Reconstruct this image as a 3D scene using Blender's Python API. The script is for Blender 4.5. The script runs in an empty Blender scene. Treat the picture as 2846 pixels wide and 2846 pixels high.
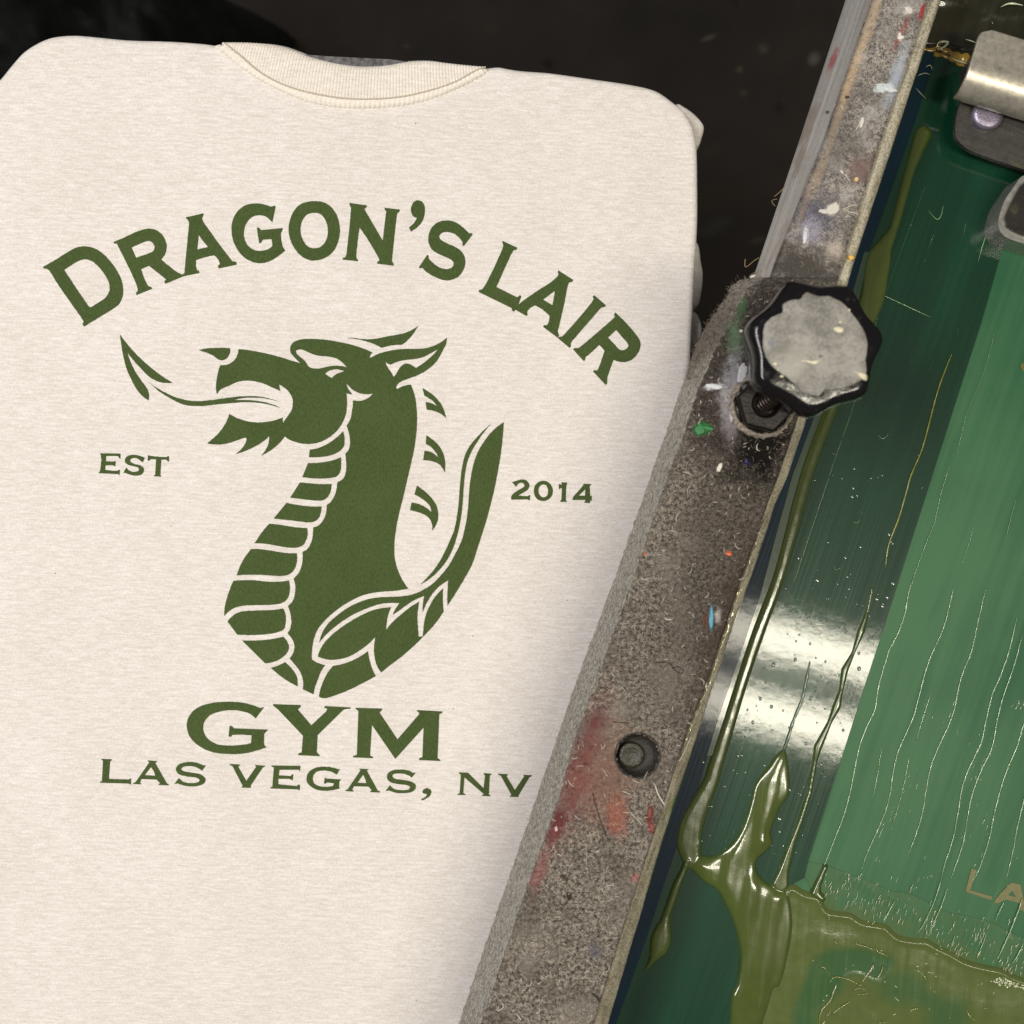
import bpy, bmesh, math, random
import numpy as np
from mathutils import Vector, Matrix, noise as mnoise

random.seed(7)
rng = np.random.default_rng(7)

# ------------------------------------------------------------------ camera, world, lamps
S = 0.0002            # metres per photo pixel on the shirt
H = 0.75              # camera height above the shirt
CX = CY = 1423.0
scene = bpy.context.scene
cam_d = bpy.data.cameras.new("camera")
cam = bpy.data.objects.new("camera", cam_d)
scene.collection.objects.link(cam)
cam.location = (0, 0, H)
cam_d.sensor_fit = 'HORIZONTAL'
cam_d.sensor_width = 36.0
cam_d.lens = 36.0 * H / (2846 * S)
cam_d.clip_start = 0.01
cam_d.clip_end = 50
cam_d.dof.use_dof = True
cam_d.dof.focus_distance = H - 0.02
cam_d.dof.aperture_fstop = 7.0
scene.camera = cam

world = bpy.data.worlds.new("World")
scene.world = world
world.use_nodes = True
world.node_tree.nodes["Background"].inputs[0].default_value = (1.0, 0.97, 0.93, 1)
world.node_tree.nodes["Background"].inputs[1].default_value = 0.16

def area_lamp(name, loc, sx, sy, rotz, power, color, aim=None):
    d = bpy.data.lights.new(name, 'AREA')
    d.shape = 'RECTANGLE'
    d.size, d.size_y = sx, sy
    d.energy = power
    d.color = color
    o = bpy.data.objects.new(name, d)
    scene.collection.objects.link(o)
    o.location = loc
    o.rotation_euler = (0, 0, rotz)
    return o

TUBE_A = math.radians(-15.5)
# the twin-tube ceiling fixture whose tubes mirror in the screen
area_lamp("ceiling_tube", (0.86, -0.355, 2.2), 1.25, 0.075, TUBE_A, 14.0, (1.0, 0.935, 0.76))
area_lamp("ceiling_tube", (0.818, -0.507, 2.2), 1.25, 0.075, TUBE_A, 14.0, (1.0, 0.935, 0.76))
# the next fixture along the ceiling, to the left
area_lamp("ceiling_panel", (-1.15, 0.25, 2.2), 0.5, 1.25, TUBE_A, 52.0, (1.0, 0.975, 0.945))

scene.view_settings.view_transform = 'Standard'
scene.view_settings.look = 'None'
scene.view_settings.gamma = 1
scene.view_settings.exposure = 0.0
scene.view_settings.use_curve_mapping = False
scene.cycles.use_denoising = True
scene.cycles.max_bounces = 6

# ------------------------------------------------------------------ helpers
col = scene.collection

def W(px, py, z=0.0):
    k = S * (H - z) / H
    return Vector(((px - CX) * k, (CY - py) * k, z))

def mesh_obj(name, verts, faces, mats, parent=None, smooth=False, midx=None):
    me = bpy.data.meshes.new(name)
    me.from_pydata([tuple(v) for v in verts], [], faces)
    if not isinstance(mats, (list, tuple)):
        mats = [mats]
    for m in mats:
        me.materials.append(m)
    if midx is not None:
        me.polygons.foreach_set("material_index", midx)
    if smooth:
        me.polygons.foreach_set("use_smooth", [True] * len(me.polygons))
    me.update()
    return link(name, me, parent)

def link(name, me, parent=None):
    o = bpy.data.objects.new(name, me)
    col.objects.link(o)
    if parent is not None:
        set_parent(o, parent)
    return o

def set_parent(o, parent):
    o.parent = parent
    o.matrix_parent_inverse = world_of(parent).inverted()

def world_of(o):
    m = Matrix.Translation(o.location)
    if o.parent is not None and o.type == 'EMPTY':
        m = world_of(o.parent) @ o.matrix_parent_inverse @ m
    return m

def thing(name, loc, label, cat, group=None):
    o = bpy.data.objects.new(name, None)
    o.empty_display_size = 0.02
    col.objects.link(o)
    o.location = loc
    o["label"] = label
    o["category"] = cat
    if group:
        o["group"] = group
    return o

def tag(o, label, cat, group=None):
    o["label"] = label
    o["category"] = cat
    if group:
        o["group"] = group
    return o

def pts(ox, oy, sc, s):
    out = []
    for tok in s.split():
        c = tok.endswith('*')
        x, y = tok.rstrip('*').split(',')
        out.append((ox + float(x) / sc, oy + float(y) / sc, c))
    return out

def spline(points, step=7.0, closed=True):
    """smooth Catmull-Rom through the points, straight breaks at corner points"""
    n = len(points)
    P = [np.array(p[:2], float) for p in points]
    C = [p[2] for p in points]
    out = []
    rngn = n if closed else n - 1
    for i in range(rngn):
        a, b = P[i], P[(i + 1) % n]
        ca, cb = C[i], C[(i + 1) % n]
        if not closed:
            ca = ca or i == 0
            cb = cb or i + 1 == n - 1
        L = np.linalg.norm(b - a)
        if L < 1e-6:
            continue
        ta = (b - a) if ca else None
        tb = (b - a) if cb else None
        if ta is None:
            p0 = P[(i - 1) % n]
            d0 = np.linalg.norm(a - p0) + 1e-9
            ta = ((b - p0) / (d0 + L)) * L
        if tb is None:
            p3 = P[(i + 2) % n]
            d3 = np.linalg.norm(p3 - b) + 1e-9
            tb = ((p3 - a) / (d3 + L)) * L
        if ca and not cb:
            ta = 2 * (b - a) - tb if False else 1.5 * (b - a) - 0.5 * tb
        if cb and not ca:
            tb = 1.5 * (b - a) - 0.5 * ta
        k = 1 if (ca and cb) else max(2, int(math.ceil(L / step)))
        for j in range(k):
            t = j / k
            h1 = 2*t**3 - 3*t**2 + 1; h2 = t**3 - 2*t**2 + t
            h3 = -2*t**3 + 3*t**2; h4 = t**3 - t**2
            out.append(h1*a + h2*ta + h3*b + h4*tb)
    if not closed:
        out.append(P[-1])
    return out

def filled(name, contours, z, mat, parent=None, thick=0.0003, wob=0.0, zfun=None):
    """flat shape with holes from closed pixel contours, extruded to a thin slab whose top is at z"""
    cu = bpy.data.curves.new(name, 'CURVE')
    cu.dimensions = '2D'
    cu.fill_mode = 'BOTH'
    cu.extrude = thick / 2
    for c in contours:
        sp = cu.splines.new('POLY')
        sp.points.add(len(c) - 1)
        for i, p in enumerate(c):
            q = W(p[0], p[1], z)
            sp.points[i].co = (q.x, q.y, 0, 1)
        sp.use_cyclic_u = True
    tmp = bpy.data.objects.new(name, cu)
    tmp.location = (0, 0, 0)
    col.objects.link(tmp)
    dg = bpy.context.evaluated_depsgraph_get()
    me = bpy.data.meshes.new_from_object(tmp.evaluated_get(dg))
    bpy.data.objects.remove(tmp)
    bpy.data.curves.remove(cu)
    me.name = name
    for v in me.vertices:
        v.co.z += z - thick / 2
    me.materials.clear()
    me.materials.append(mat)
    return link(name, me, parent)

def tube_data(path, radii, n=6, flat=1.0, cap=True):
    """swept tube; path of Vectors; flat scales the height"""
    V, F = [], []
    m = len(path)
    for i, p in enumerate(path):
        t = path[min(i + 1, m - 1)] - path[max(i - 1, 0)]
        if t.length < 1e-9:
            t = Vector((1, 0, 0))
        t.normalize()
        up = Vector((0, 0, 1)) if abs(t.z) < 0.95 else Vector((1, 0, 0))
        sd = t.cross(up).normalized()
        u2 = sd.cross(t).normalized()
        r = radii[i] if hasattr(radii, '__len__') else radii
        for k in range(n):
            a = 2 * math.pi * k / n
            V.append(p + sd * (math.cos(a) * r) + u2 * (math.sin(a) * r * flat))
    for i in range(m - 1):
        for k in range(n):
            k2 = (k + 1) % n
            F.append((i*n + k, i*n + k2, (i+1)*n + k2, (i+1)*n + k))
    if cap:
        F.append(tuple(range(n)))
        F.append(tuple(reversed(range((m-1)*n, m*n))))
    return V, F

class Build:
    def __init__(self):
        self.V, self.F, self.M = [], [], []
    def add(self, VF, mi=0):
        V, F = VF
        o = len(self.V)
        self.V.extend(V)
        self.F.extend([tuple(i + o for i in f) for f in F])
        self.M.extend([mi] * len(F))
    def obj(self, name, mats, parent=None, smooth=True):
        return mesh_obj(name, self.V, self.F, mats, parent, smooth, self.M)

# ------------------------------------------------------------------ node materials
class NM:
    def __init__(self, name):
        self.m = bpy.data.materials.new(name)
        self.m.use_nodes = True
        self.t = self.m.node_tree
        self.b = self.t.nodes["Principled BSDF"]
        self.tc = self.t.nodes.new("ShaderNodeTexCoord").outputs["Object"]
    def new(self, ty, **kw):
        n = self.t.nodes.new(ty)
        for k, v in kw.items():
            setattr(n, k, v)
        return n
    def put(self, sock, v):
        if isinstance(v, bpy.types.NodeSocket):
            self.t.links.new(v, sock)
        elif isinstance(v, (tuple, list)) and len(v) == 3 and sock.type == 'RGBA':
            sock.default_value = (*v, 1)
        else:
            sock.default_value = v
    def set(self, **kw):
        for k, v in kw.items():
            self.put(self.b.inputs[k.replace('_', ' ')], v)
        return self
    def mapping(self, loc=(0,0,0), rot=0.0, scale=(1,1,1), vt='POINT', vec=None):
        if vt == 'POINT' and rot != 0.0:      # turn first, then stretch along the turned axes
            vt, rot, scale = 'TEXTURE', -rot, tuple(1.0 / s_ for s_ in scale)
        n = self.new("ShaderNodeMapping", vector_type=vt)
        self.put(n.inputs["Vector"], vec or self.tc)
        n.inputs["Location"].default_value = loc
        n.inputs["Rotation"].default_value = (0, 0, rot)
        n.inputs["Scale"].default_value = scale
        return n.outputs[0]
    def noise(self, scale=1.0, detail=3, rough=0.55, vec=None, dist=0.0):
        n = self.new("ShaderNodeTexNoise")
        self.put(n.inputs["Vector"], vec or self.tc)
        n.inputs["Scale"].default_value = scale
        n.inputs["Detail"].default_value = detail
        n.inputs["Roughness"].default_value = rough
        n.inputs["Distortion"].default_value = dist
        return n.outputs["Fac"]
    def vor(self, scale, vec=None, out="Distance"):
        n = self.new("ShaderNodeTexVoronoi")
        self.put(n.inputs["Vector"], vec or self.tc)
        n.inputs["Scale"].default_value = scale
        return n.outputs[out]
    def ramp(self, v, a, b, lo=0.0, hi=1.0, smooth=True):
        n = self.new("ShaderNodeMapRange", interpolation_type='SMOOTHSTEP' if smooth else 'LINEAR')
        self.put(n.inputs[0], v)
        n.inputs[1].default_value, n.inputs[2].default_value = a, b
        n.inputs[3].default_value, n.inputs[4].default_value = lo, hi
        return n.outputs[0]
    def math(self, op, a, b=0.0):
        n = self.new("ShaderNodeMath", operation=op)
        self.put(n.inputs[0], a)
        self.put(n.inputs[1], b)
        return n.outputs[0]
    def mix(self, f, a, b, mode='MIX'):
        n = self.new("ShaderNodeMix", data_type='RGBA', blend_type=mode)
        self.put(n.inputs[0], f)
        self.put(n.inputs[6], a)
        self.put(n.inputs[7], b)
        return n.outputs[2]
    def bump(self, h, strength=0.5, dist=0.001, normal=None):
        n = self.new("ShaderNodeBump")
        self.put(n.inputs["Height"], h)
        n.inputs["Strength"].default_value = strength
        n.inputs["Distance"].default_value = dist
        if normal is not None:
            self.put(n.inputs["Normal"], normal)
        return n.outputs[0]
    def stain(self, base, px, py, z, rx, ry, ang, color, strength=1.0, edge=0.6, nscale=260.0, namp=0.9, soft=0.65, fine=1.3):
        """an elliptical patch with a ragged edge, at a photo pixel on height z"""
        c = W(px, py, z)
        k = S * (H - z) / H
        v = self.mapping((c.x, c.y, 0), math.radians(ang), (rx * k, ry * k, 1), 'TEXTURE')
        sep = self.new("ShaderNodeSeparateXYZ")
        self.put(sep.inputs[0], v)
        x2 = self.math('MULTIPLY', sep.outputs[0], sep.outputs[0])
        y2 = self.math('MULTIPLY', sep.outputs[1], sep.outputs[1])
        d = self.math('SQRT', self.math('ADD', x2, y2))
        nz = self.math('MULTIPLY', self.math('SUBTRACT', self.noise(nscale, 4, 0.65), 0.5), namp * 1.8)
        d = self.math('ADD', d, nz)
        if fine:
            if not hasattr(self, 'fine_noise'):
                self.fine_noise = self.math('SUBTRACT', self.noise(1350, 3, 0.65), 0.5)
            d = self.math('ADD', d, self.math('MULTIPLY', self.fine_noise, fine))
        f = self.ramp(d, 1.0 - soft, 1.0 + soft * 0.5, strength, 0.0)
        return self.mix(f, base, color)

def srgb(r, g, b):
    f = lambda c: (c/255/12.92) if c/255 <= 0.04045 else ((c/255 + 0.055)/1.055)**2.4
    return (f(r), f(g), f(b))

BAR_ANG = 71.0   # image direction of the bar (degrees from +x, going up right)
BA = math.radians(BAR_ANG)

# ---- oatmeal jersey
def fabric(name, light, dark, ribs=False):
    m = NM(name)
    ca, sa = math.cos(math.radians(-2)), 0
    v1 = m.mapping(rot=math.radians(2), scale=(105, 760, 70))
    v2 = m.mapping(rot=math.radians(2), scale=(380, 1500, 200))
    v3 = m.mapping(rot=math.radians(-3), scale=(1500, 460, 300))
    n1 = m.noise(1, 5, 0.68, v1, 0.5)
    n2 = m.noise(1, 3, 0.6, v2)
    n3 = m.noise(1, 2, 0.5, v3)
    n4 = m.noise(18, 3, 0.5)
    f = m.math('ADD', m.math('MULTIPLY', n1, 0.55), m.math('MULTIPLY', n2, 0.30))
    f = m.math('ADD', f, m.math('MULTIPLY', n3, 0.26))
    f = m.math('ADD', f, m.math('MULTIPLY', n4, 0.12))
    f = m.math('ADD', f, m.math('MULTIPLY', m.noise(1400, 2, 0.6), 0.22))
    f = m.ramp(f, 0.54, 0.88)
    c = m.mix(f, light, dark)
    vd = m.vor(95)
    vc = m.vor(95, out="Color")
    sep = m.new("ShaderNodeSeparateColor")
    m.put(sep.inputs[0], vc)
    sp = m.math('MULTIPLY', m.ramp(vd, 0.020, 0.045, 1, 0), m.ramp(sep.outputs[0], 0.84, 0.87))
    c = m.mix(sp, c, (0.13, 0.09, 0.06))
    m.set(Base_Color=c, Roughness=0.92, Specular_IOR_Level=0.15)
    m.put(m.b.inputs["Sheen Weight"], 0.15)
    hgt = m.math('ADD', m.math('MULTIPLY', n3, 0.6), m.math('MULTIPLY', n2, 0.6))
    slow = m.math('ADD', m.noise(11, 3, 0.55), m.math('MULTIPLY', m.noise(38, 2, 0.5, m.mapping(rot=0.5, scale=(1, 2.2, 1))), 0.35))
    m.set(Normal=m.bump(hgt, 0.40, 0.0007, m.bump(slow, 0.22, 0.006)))
    return m.m

M_shirt = fabric("oatmeal_jersey", (0.820, 0.780, 0.757), (0.622, 0.566, 0.523))
M_rib = fabric("oatmeal_rib", (0.845, 0.79, 0.735), (0.69, 0.625, 0.555))
M_seam = fabric("oatmeal_seam", (0.87, 0.81, 0.735), (0.76, 0.70, 0.62))

def print_ink():
    m = NM("green_print_ink")
    v3 = m.mapping(rot=math.radians(-3), scale=(1300, 500, 300))
    n3 = m.noise(1, 3, 0.6, v3)
    n1 = m.noise(900, 3, 0.6)
    n2 = m.noise(30, 3, 0.6)
    f = m.math('ADD', m.math('MULTIPLY', n3, 0.5), m.math('MULTIPLY', n1, 0.3))
    f = m.math('ADD', f, m.math('MULTIPLY', n2, 0.2))
    c = m.mix(m.ramp(f, 0.35, 0.65), (0.043, 0.071, 0.018), (0.074, 0.104, 0.032))
    gap = m.ramp(m.noise(1100, 4, 0.7), 0.66, 0.74, 0, 0.45)
    c = m.mix(gap, c, (0.30, 0.30, 0.20))
    m.set(Base_Color=c, Roughness=0.8, Specular_IOR_Level=0.2)
    m.set(Normal=m.bump(m.math('ADD', n3, n1), 0.4, 0.0006))
    return m.m
M_print = print_ink()

def simple(name, color, rough=0.5, metal=0.0, bump=0.0, bscale=800, vary=0.0, vscale=200, coat=0.0, spec=0.5):
    m = NM(name)
    c = color
    if vary > 0:
        n = m.noise(vscale, 5, 0.65)
        lo = tuple(x * (1 - vary) for x in color)
        hi = tuple(min(1, x * (1 + vary)) for x in color)
        c = m.mix(m.ramp(n, 0.3, 0.7), lo, hi)
    m.set(Base_Color=c, Roughness=rough, Metallic=metal, Specular_IOR_Level=spec)
    if coat:
        m.put(m.b.inputs["Coat Weight"], coat)
        m.put(m.b.inputs["Coat Roughness"], 0.05)
    if bump:
        m.set(Normal=m.bump(m.noise(bscale, 4, 0.6), bump, 0.001))
    return m.m

# ------------------------------------------------------------------ floor far below
def floor_mat():
    m = NM("dark_shop_floor")
    n = m.noise(6, 5, 0.6)
    c = m.mix(m.ramp(n, 0.3, 0.7), (0.009, 0.0075, 0.006), (0.020, 0.015, 0.012))
    n2 = m.noise(45, 3, 0.6)
    c = m.mix(m.ramp(n2, 0.71, 0.82), c, (0.10, 0.08, 0.055))
    n3 = m.noise(27, 2, 0.5, m.mapping((3.1, 1.7, 0)))
    c = m.mix(m.ramp(n3, 0.69, 0.80), c, (0.003, 0.003, 0.003))
    for (x, y, rx, ry, an, cc) in ((1970,105,24,7,20,(0.16,0.14,0.11)),(2055,193,11,9,0,(0.17,0.14,0.09)),(2122,136,14,12,0,(0.10,0.09,0.07)),(2262,165,16,20,-30,(0.20,0.18,0.15)),(2066,258,12,10,0,(0.09,0.08,0.05)),(2165,300,12,16,0,(0.002,0.002,0.002)),(1985,415,40,14,35,(0.05,0.035,0.02)),(1985,630,60,22,30,(0.05,0.05,0.045)),(2105,668,26,9,15,(0.10,0.07,0.05)),(1130,128,10,7,0,(0.08,0.08,0.06)),(1365,80,30,22,0,(0.045,0.035,0.015)),(410,55,60,12,-25,(0.10,0.10,0.05)),(330,80,70,30,0,(0.05,0.03,0.01)),(2000,550,120,60,20,(0.035,0.024,0.016))):
        c = m.stain(c, x, y, -0.55, rx, ry, an, tuple(v*0.5 for v in cc), strength=0.5, nscale=30, fine=0)
    m.set(Base_Color=c, Roughness=0.85, Specular_IOR_Level=0.2)
    return m.m
fl = mesh_obj("floor", [(-4, -4, -0.55), (4, -4, -0.55), (4, 4, -0.55), (-4, 4, -0.55)], [(0, 1, 2, 3)], floor_mat())
fl["kind"] = "structure"

# ------------------------------------------------------------------ platen and shirt
SHIRT_OUT = pts(0, 0, 1, "-110,3100* -105,2200 -95,1500 -80,800 -62,420 -48,310 -24,240 0,213 25,182 62,141 108,112 145,99 199,94 248,97 352,107 476,111 571,118*"
    )
SEAM_LO = [(592,126),(619,146),(666,185),(723,223),(790,257),(862,285),(940,298),(1018,301),(1095,296),(1163,285),(1235,262),(1307,229),(1366,196)]
SEAM_UP = [(632,117),(666,151),(717,195),(769,226),(831,249),(904,265),(966,273),(1043,274),(1121,267),(1199,249),(1266,226),(1328,192),(1349,182)]
NECK = [(655,116),(707,113),(748,114),(790,121),(831,135),(862,147),(904,159),(945,168),(992,174),(1043,174),(1085,170),(1121,163),(1163,160),(1199,161),(1240,168),(1287,177),(1328,182)]
SHIRT_R = pts(0, 0, 1, "1385,182* 1442,192 1528,199 1642,215 1756,232 1824,249 1869,279 1904,308 1924,341 1933,370 1938,407 1940,490 1940,614 1934,738 1928,862 1922,990 1905,1500 1870,2300 1850,3100*")

def open_resample(P, n):
    c = spline([(p[0], p[1], False) for p in P], 4.0, closed=False)
    c = np.array(c)
    d = np.concatenate([[0], np.cumsum(np.linalg.norm(np.diff(c, axis=0), axis=1))])
    t = np.linspace(0, d[-1], n)
    return np.stack([np.interp(t, d, c[:, 0]), np.interp(t, d, c[:, 1])], 1)

seam_mid = open_resample(SEAM_UP, 80) + np.array([0.0, -20.0])*np.sin(np.linspace(0, math.pi, 80))[:, None]**0.5
left = spline(SHIRT_OUT, 9, closed=False)
right = spline(SHIRT_R, 9, closed=False)
outline = [np.array(p) for p in left] + [p for p in seam_mid[3:-3]] + [np.array(p) for p in right]
outline = np.array(outline)
# evenly resample, closed
cl = np.vstack([outline, outline[:1]])
dl = np.concatenate([[0], np.cumsum(np.linalg.norm(np.diff(cl, axis=0), axis=1))])
NS = 900
tt = np.linspace(0, dl[-1], NS, endpoint=False)
outl = np.stack([np.interp(tt, dl, cl[:, 0]), np.interp(tt, dl, cl[:, 1])], 1)

def offset_loop(P, d):
    t = np.roll(P, -2, 0) - np.roll(P, 2, 0)
    t /= np.linalg.norm(t, axis=1)[:, None] + 1e-9
    nrm = np.stack([t[:, 1], -t[:, 0]], 1)
    return P + nrm * d
area = 0.5 * np.sum(outl[:, 0] * np.roll(outl[:, 1], -1) - np.roll(outl[:, 0], -1) * outl[:, 1])
SG = 1.0 if area > 0 else -1.0

shirt = thing("t_shirt", W(930, 1500, -0.03), "oatmeal t-shirt with green dragon print stretched over the board", "t-shirt")
R = 0.0038
rings = []
for off, z in [(-R/S - 18, 0.0), (-R/S, 0.0)] + [(-R/S + R/S*math.sin(a), -R*(1-math.cos(a))) for a in np.linspace(0.25, math.pi/2, 6)] + [(1.5, -0.014), (-3, -0.022), (2, -0.032), (10, -0.042)]:
    L = offset_loop(outl, SG * off)
    if z < -0.012:
        k = np.arange(NS)
        L = offset_loop(outl, SG * (off + 3.0*np.sin(k*0.13 + z*200) + 2.0*np.sin(k*0.31))[:, None])
    rings.append([W(p[0], p[1], 0) + Vector((0, 0, z)) for p in L])
V, F = [], []
for rgl in rings:
    V += rgl
for i in range(len(rings) - 1):
    for k in range(NS):
        k2 = (k + 1) % NS
        f = (i*NS + k, i*NS + k2, (i+1)*NS + k2, (i+1)*NS + k)
        F.append(f if SG < 0 else f[::-1])
top = tuple(range(NS))
F.append(top if SG < 0 else top[::-1])
body = mesh_obj("body_panel", V, F, M_shirt, shirt, True)
bm = bmesh.new(); bm.from_mesh(body.data)
bmesh.ops.recalc_face_normals(bm, faces=bm.faces[:])
big = max(bm.faces, key=lambda f: len(f.verts))
if big.normal.z < 0:
    bmesh.ops.reverse_faces(bm, faces=bm.faces[:])
big.smooth = False
bmesh.ops.triangulate(bm, faces=[big])
bm.to_mesh(body.data); bm.free()

# collar rib: real ribs running across the band
NR = 760
su, nk = open_resample([(618, 126)] + [(a, b + 7) for a, b in SEAM_UP[1:-1]] + [(1350, 190)], NR), open_resample([(622, 119)] + NECK[:-1] + [(1326, 184), (1347, 187)], NR)
V, F = [], []
NA = 9
for i in range(NR):
    phase = i / NR * 2 * math.pi * 88
    for j in range(NA):
        u = j / (NA - 1)
        p = su[i] * (1 - u) + nk[i] * u
        hgt = 0.0009 + 0.0011 * math.sin(math.pi * min(1, u * 0.9 + 0.1)) + 0.00028 * math.sin(phase)
        if u > 0.85:
            hgt -= 0.006 * ((u - 0.85) / 0.15) ** 2
        q = W(p[0], p[1], 0); q.z = hgt
        V.append(q)
    p = nk[i]
    q = W(p[0], p[1] + 2, 0); q.z = -0.012
    V.append(q)
n1_ = NA + 1
for i in range(NR - 1):
    for j in range(NA):
        F.append((i*n1_ + j, (i+1)*n1_ + j, (i+1)*n1_ + j + 1, i*n1_ + j + 1))
collar = mesh_obj("ribbed_collar", V, F, M_rib, shirt, True)
# seam tape along the rib
NSM = 420
lo, up = open_resample(SEAM_LO, NSM), open_resample([(612, 120)] + SEAM_UP[1:-1] + [(1356, 188)], NSM)
V, F = [], []
NA = 7
for i in range(NSM):
    sc_ = 1.5 * math.sin(i / NSM * 2 * math.pi * 62)
    d = lo[i] - up[i]
    d = d / (np.linalg.norm(d) + 1e-9)
    for j in range(NA):
        u = j / (NA - 1)
        p = up[i] * (1 - u) + (lo[i] + d * sc_) * u
        hh = 0.0002 + 0.0019 * (1 - (2*u - 1)**4) ** 0.5 + (0.0002 * math.sin(i * 0.9) if 0 < j < NA - 1 else 0)
        q = W(p[0], p[1], 0); q.z = hh - 0.0035*max(0.0, 1 - min(i, NSM - 1 - i)/16.0)**2
        V.append(q)
for i in range(NSM - 1):
    for j in range(NA - 1):
        F.append((i*NA + j, i*NA + j + 1, (i+1)*NA + j + 1, (i+1)*NA + j))
mesh_obj("collar_seam", V, F, M_seam, collar, True)

sl = open_resample([(625, 120)] + [(a, b + 1) for a, b in SEAM_UP[1:-1]] + [(1350, 186)], 300)
b0 = Build(); b0.add(tube_data([W(p[0], p[1], 0.0021) for p in sl], [0.00042]*300, 6))
b0.obj("stitch_line", simple("tan_stitch", (0.50, 0.43, 0.34), 0.9), collar)
# folds of the sleeve bulging out past the board's edge
def blob(name, P, z0, hgt, mat, parent, depth=0.02, n=64):
    c = np.array(spline([(p[0], p[1], False) for p in P], 3.0))
    d = np.concatenate([[0], np.cumsum(np.linalg.norm(np.diff(np.vstack([c, c[:1]]), axis=0), axis=1))])
    t = np.linspace(0, d[-1], n, endpoint=False)
    cc = np.vstack([c, c[:1]])
    c = np.stack([np.interp(t, d, cc[:, 0]), np.interp(t, d, cc[:, 1])], 1)
    ctr = c.mean(0)
    V, F = [], []
    prof = [(1.0, -depth), (1.02, -depth*0.4), (1.0, 0.0)] + [(math.cos(a), hgt*math.sin(a)) for a in np.linspace(0.2, 1.45, 7)]
    for s_, z in prof:
        for k in range(n):
            p = ctr + (c[k] - ctr) * s_
            q = W(p[0], p[1], z0); q.z = z0 + z
            V.append(q)
    for i in range(len(prof) - 1):
        for k in range(n):
            k2 = (k + 1) % n
            F.append((i*n + k, i*n + k2, (i+1)*n + k2, (i+1)*n + k))
    F.append(tuple(range((len(prof)-1)*n, len(prof)*n)))
    o = mesh_obj(name, V, F, mat, parent, True)
    bm = bmesh.new(); bm.from_mesh(o.data)
    bmesh.ops.recalc_face_normals(bm, faces=bm.faces[:])
    bm.to_mesh(o.data); bm.free()
    return o
for P in ([(1880,290),(1903,300),(1928,318),(1948,339),(1956,354),(1951,380),(1938,408),(1900,400),(1880,340)],
          [(1900,670),(1936,674),(1948,730),(1953,762),(1949,813),(1936,852),(1890,850),(1885,760)],
          [(1895,870),(1931,868),(1949,903),(1947,938),(1933,966),(1885,970),(1880,910)]):
    blob("sleeve_fold", P, -0.016, 0.0045, M_shirt, shirt, 0.03)

# ---- the print: traced lettering
def rag(c):
    c = np.array(c)
    n_ = [0.9*mnoise.noise(Vector((p[0]*0.19, p[1]*0.19, 2.0))) for p in c]
    m_ = [0.9*mnoise.noise(Vector((p[0]*0.19, p[1]*0.19, 9.0))) for p in c]
    return c + np.stack([n_, m_], 1)
def letter(*contours):
    filled("printed_letter", [rag(spline(c, 6)) for c in contours], 0.0004, M_print, shirt, 0.0006)
T1 = lambda s: pts(100, 540, 4, s)
T2 = lambda s: pts(480, 440, 4, s)
T3 = lambda s: pts(900, 440, 4, s)
T4 = lambda s: pts(1310, 620, 4, s)
letter(T1("80,805* 220,725 340,650 440,595 530,578 620,590 720,640 820,740 900,850 950,960 967,1060 955,1150 920,1220 850,1275 720,1355 535,1468* 515,1445* 530,1415* 480,1340 360,1170 250,1010 150,850* 125,830* 85,820*"),
       T1("312,840* 400,780 470,740 540,722 610,738 690,800 760,890 805,970 818,1050 800,1110 760,1160 690,1205 605,1258* 580,1240* 450,1050"))
letter(T1("860,530* 1000,470 1120,415 1220,385 1290,383 1360,410 1410,460 1445,540 1450,600 1430,670 1390,725* 1470,790 1560,860 1620,890* 1640,910* 1440,993* 1425,970* 1445,945* 1350,870 1255,795* 1165,832* 1200,930 1245,1020* 1280,1030* 1292,1050* 1115,1118* 1112,1095* 1130,1070* 1125,1030 1080,920 960,670 895,545* 870,550*"),
       T1("1062,590* 1150,550 1240,517 1290,535 1318,580 1310,620 1280,645 1200,675 1112,705*"))
letter(T2("145,655* 240,635 335,610* 342,625* 325,665* 335,700 420,820 520,960 620,1090 660,1140* 705,1150* 712,1180* 510,1223* 500,1195* 522,1175* 515,1140 480,1095 455,1078* 360,1098 258,1130* 256,1200 265,1238* 290,1250* 295,1275* 122,1310* 105,1292* 130,1275* 145,1100 165,900 182,720* 170,690* 148,668*"),
       T2("287,850* 340,925 392,985* 330,1000 270,1015*"))
letter(T2("1143,535* 1105,710* 1070,675 1020,640 960,632 890,645 830,700 795,780 790,860 815,940 870,1000 950,1028 1030,1020 1080,1000 1110,970* 1100,897* 1000,905* 980,940* 960,945* 933,770* 955,770* 982,798* 1220,775* 1218,795* 1200,830* 1205,900 1220,980* 1250,1025* 1180,1080 1100,1130 1020,1160 950,1165 870,1145 780,1090 710,1000 665,890 653,780 670,680 720,590 800,525 900,500 1000,508 1090,535 1130,527*"))
letter(T2("1570,475 1680,490 1770,550 1830,650 1857,780 1845,900 1800,1010 1720,1090 1620,1130 1530,1132 1440,1095 1360,1010 1305,900 1288,790 1305,680 1350,580 1430,505"),
       T2("1570,604 1640,620 1695,680 1722,770 1722,850 1695,930 1640,985 1575,1000 1510,985 1460,930 1425,850 1420,770 1440,690 1490,625"))
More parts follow.
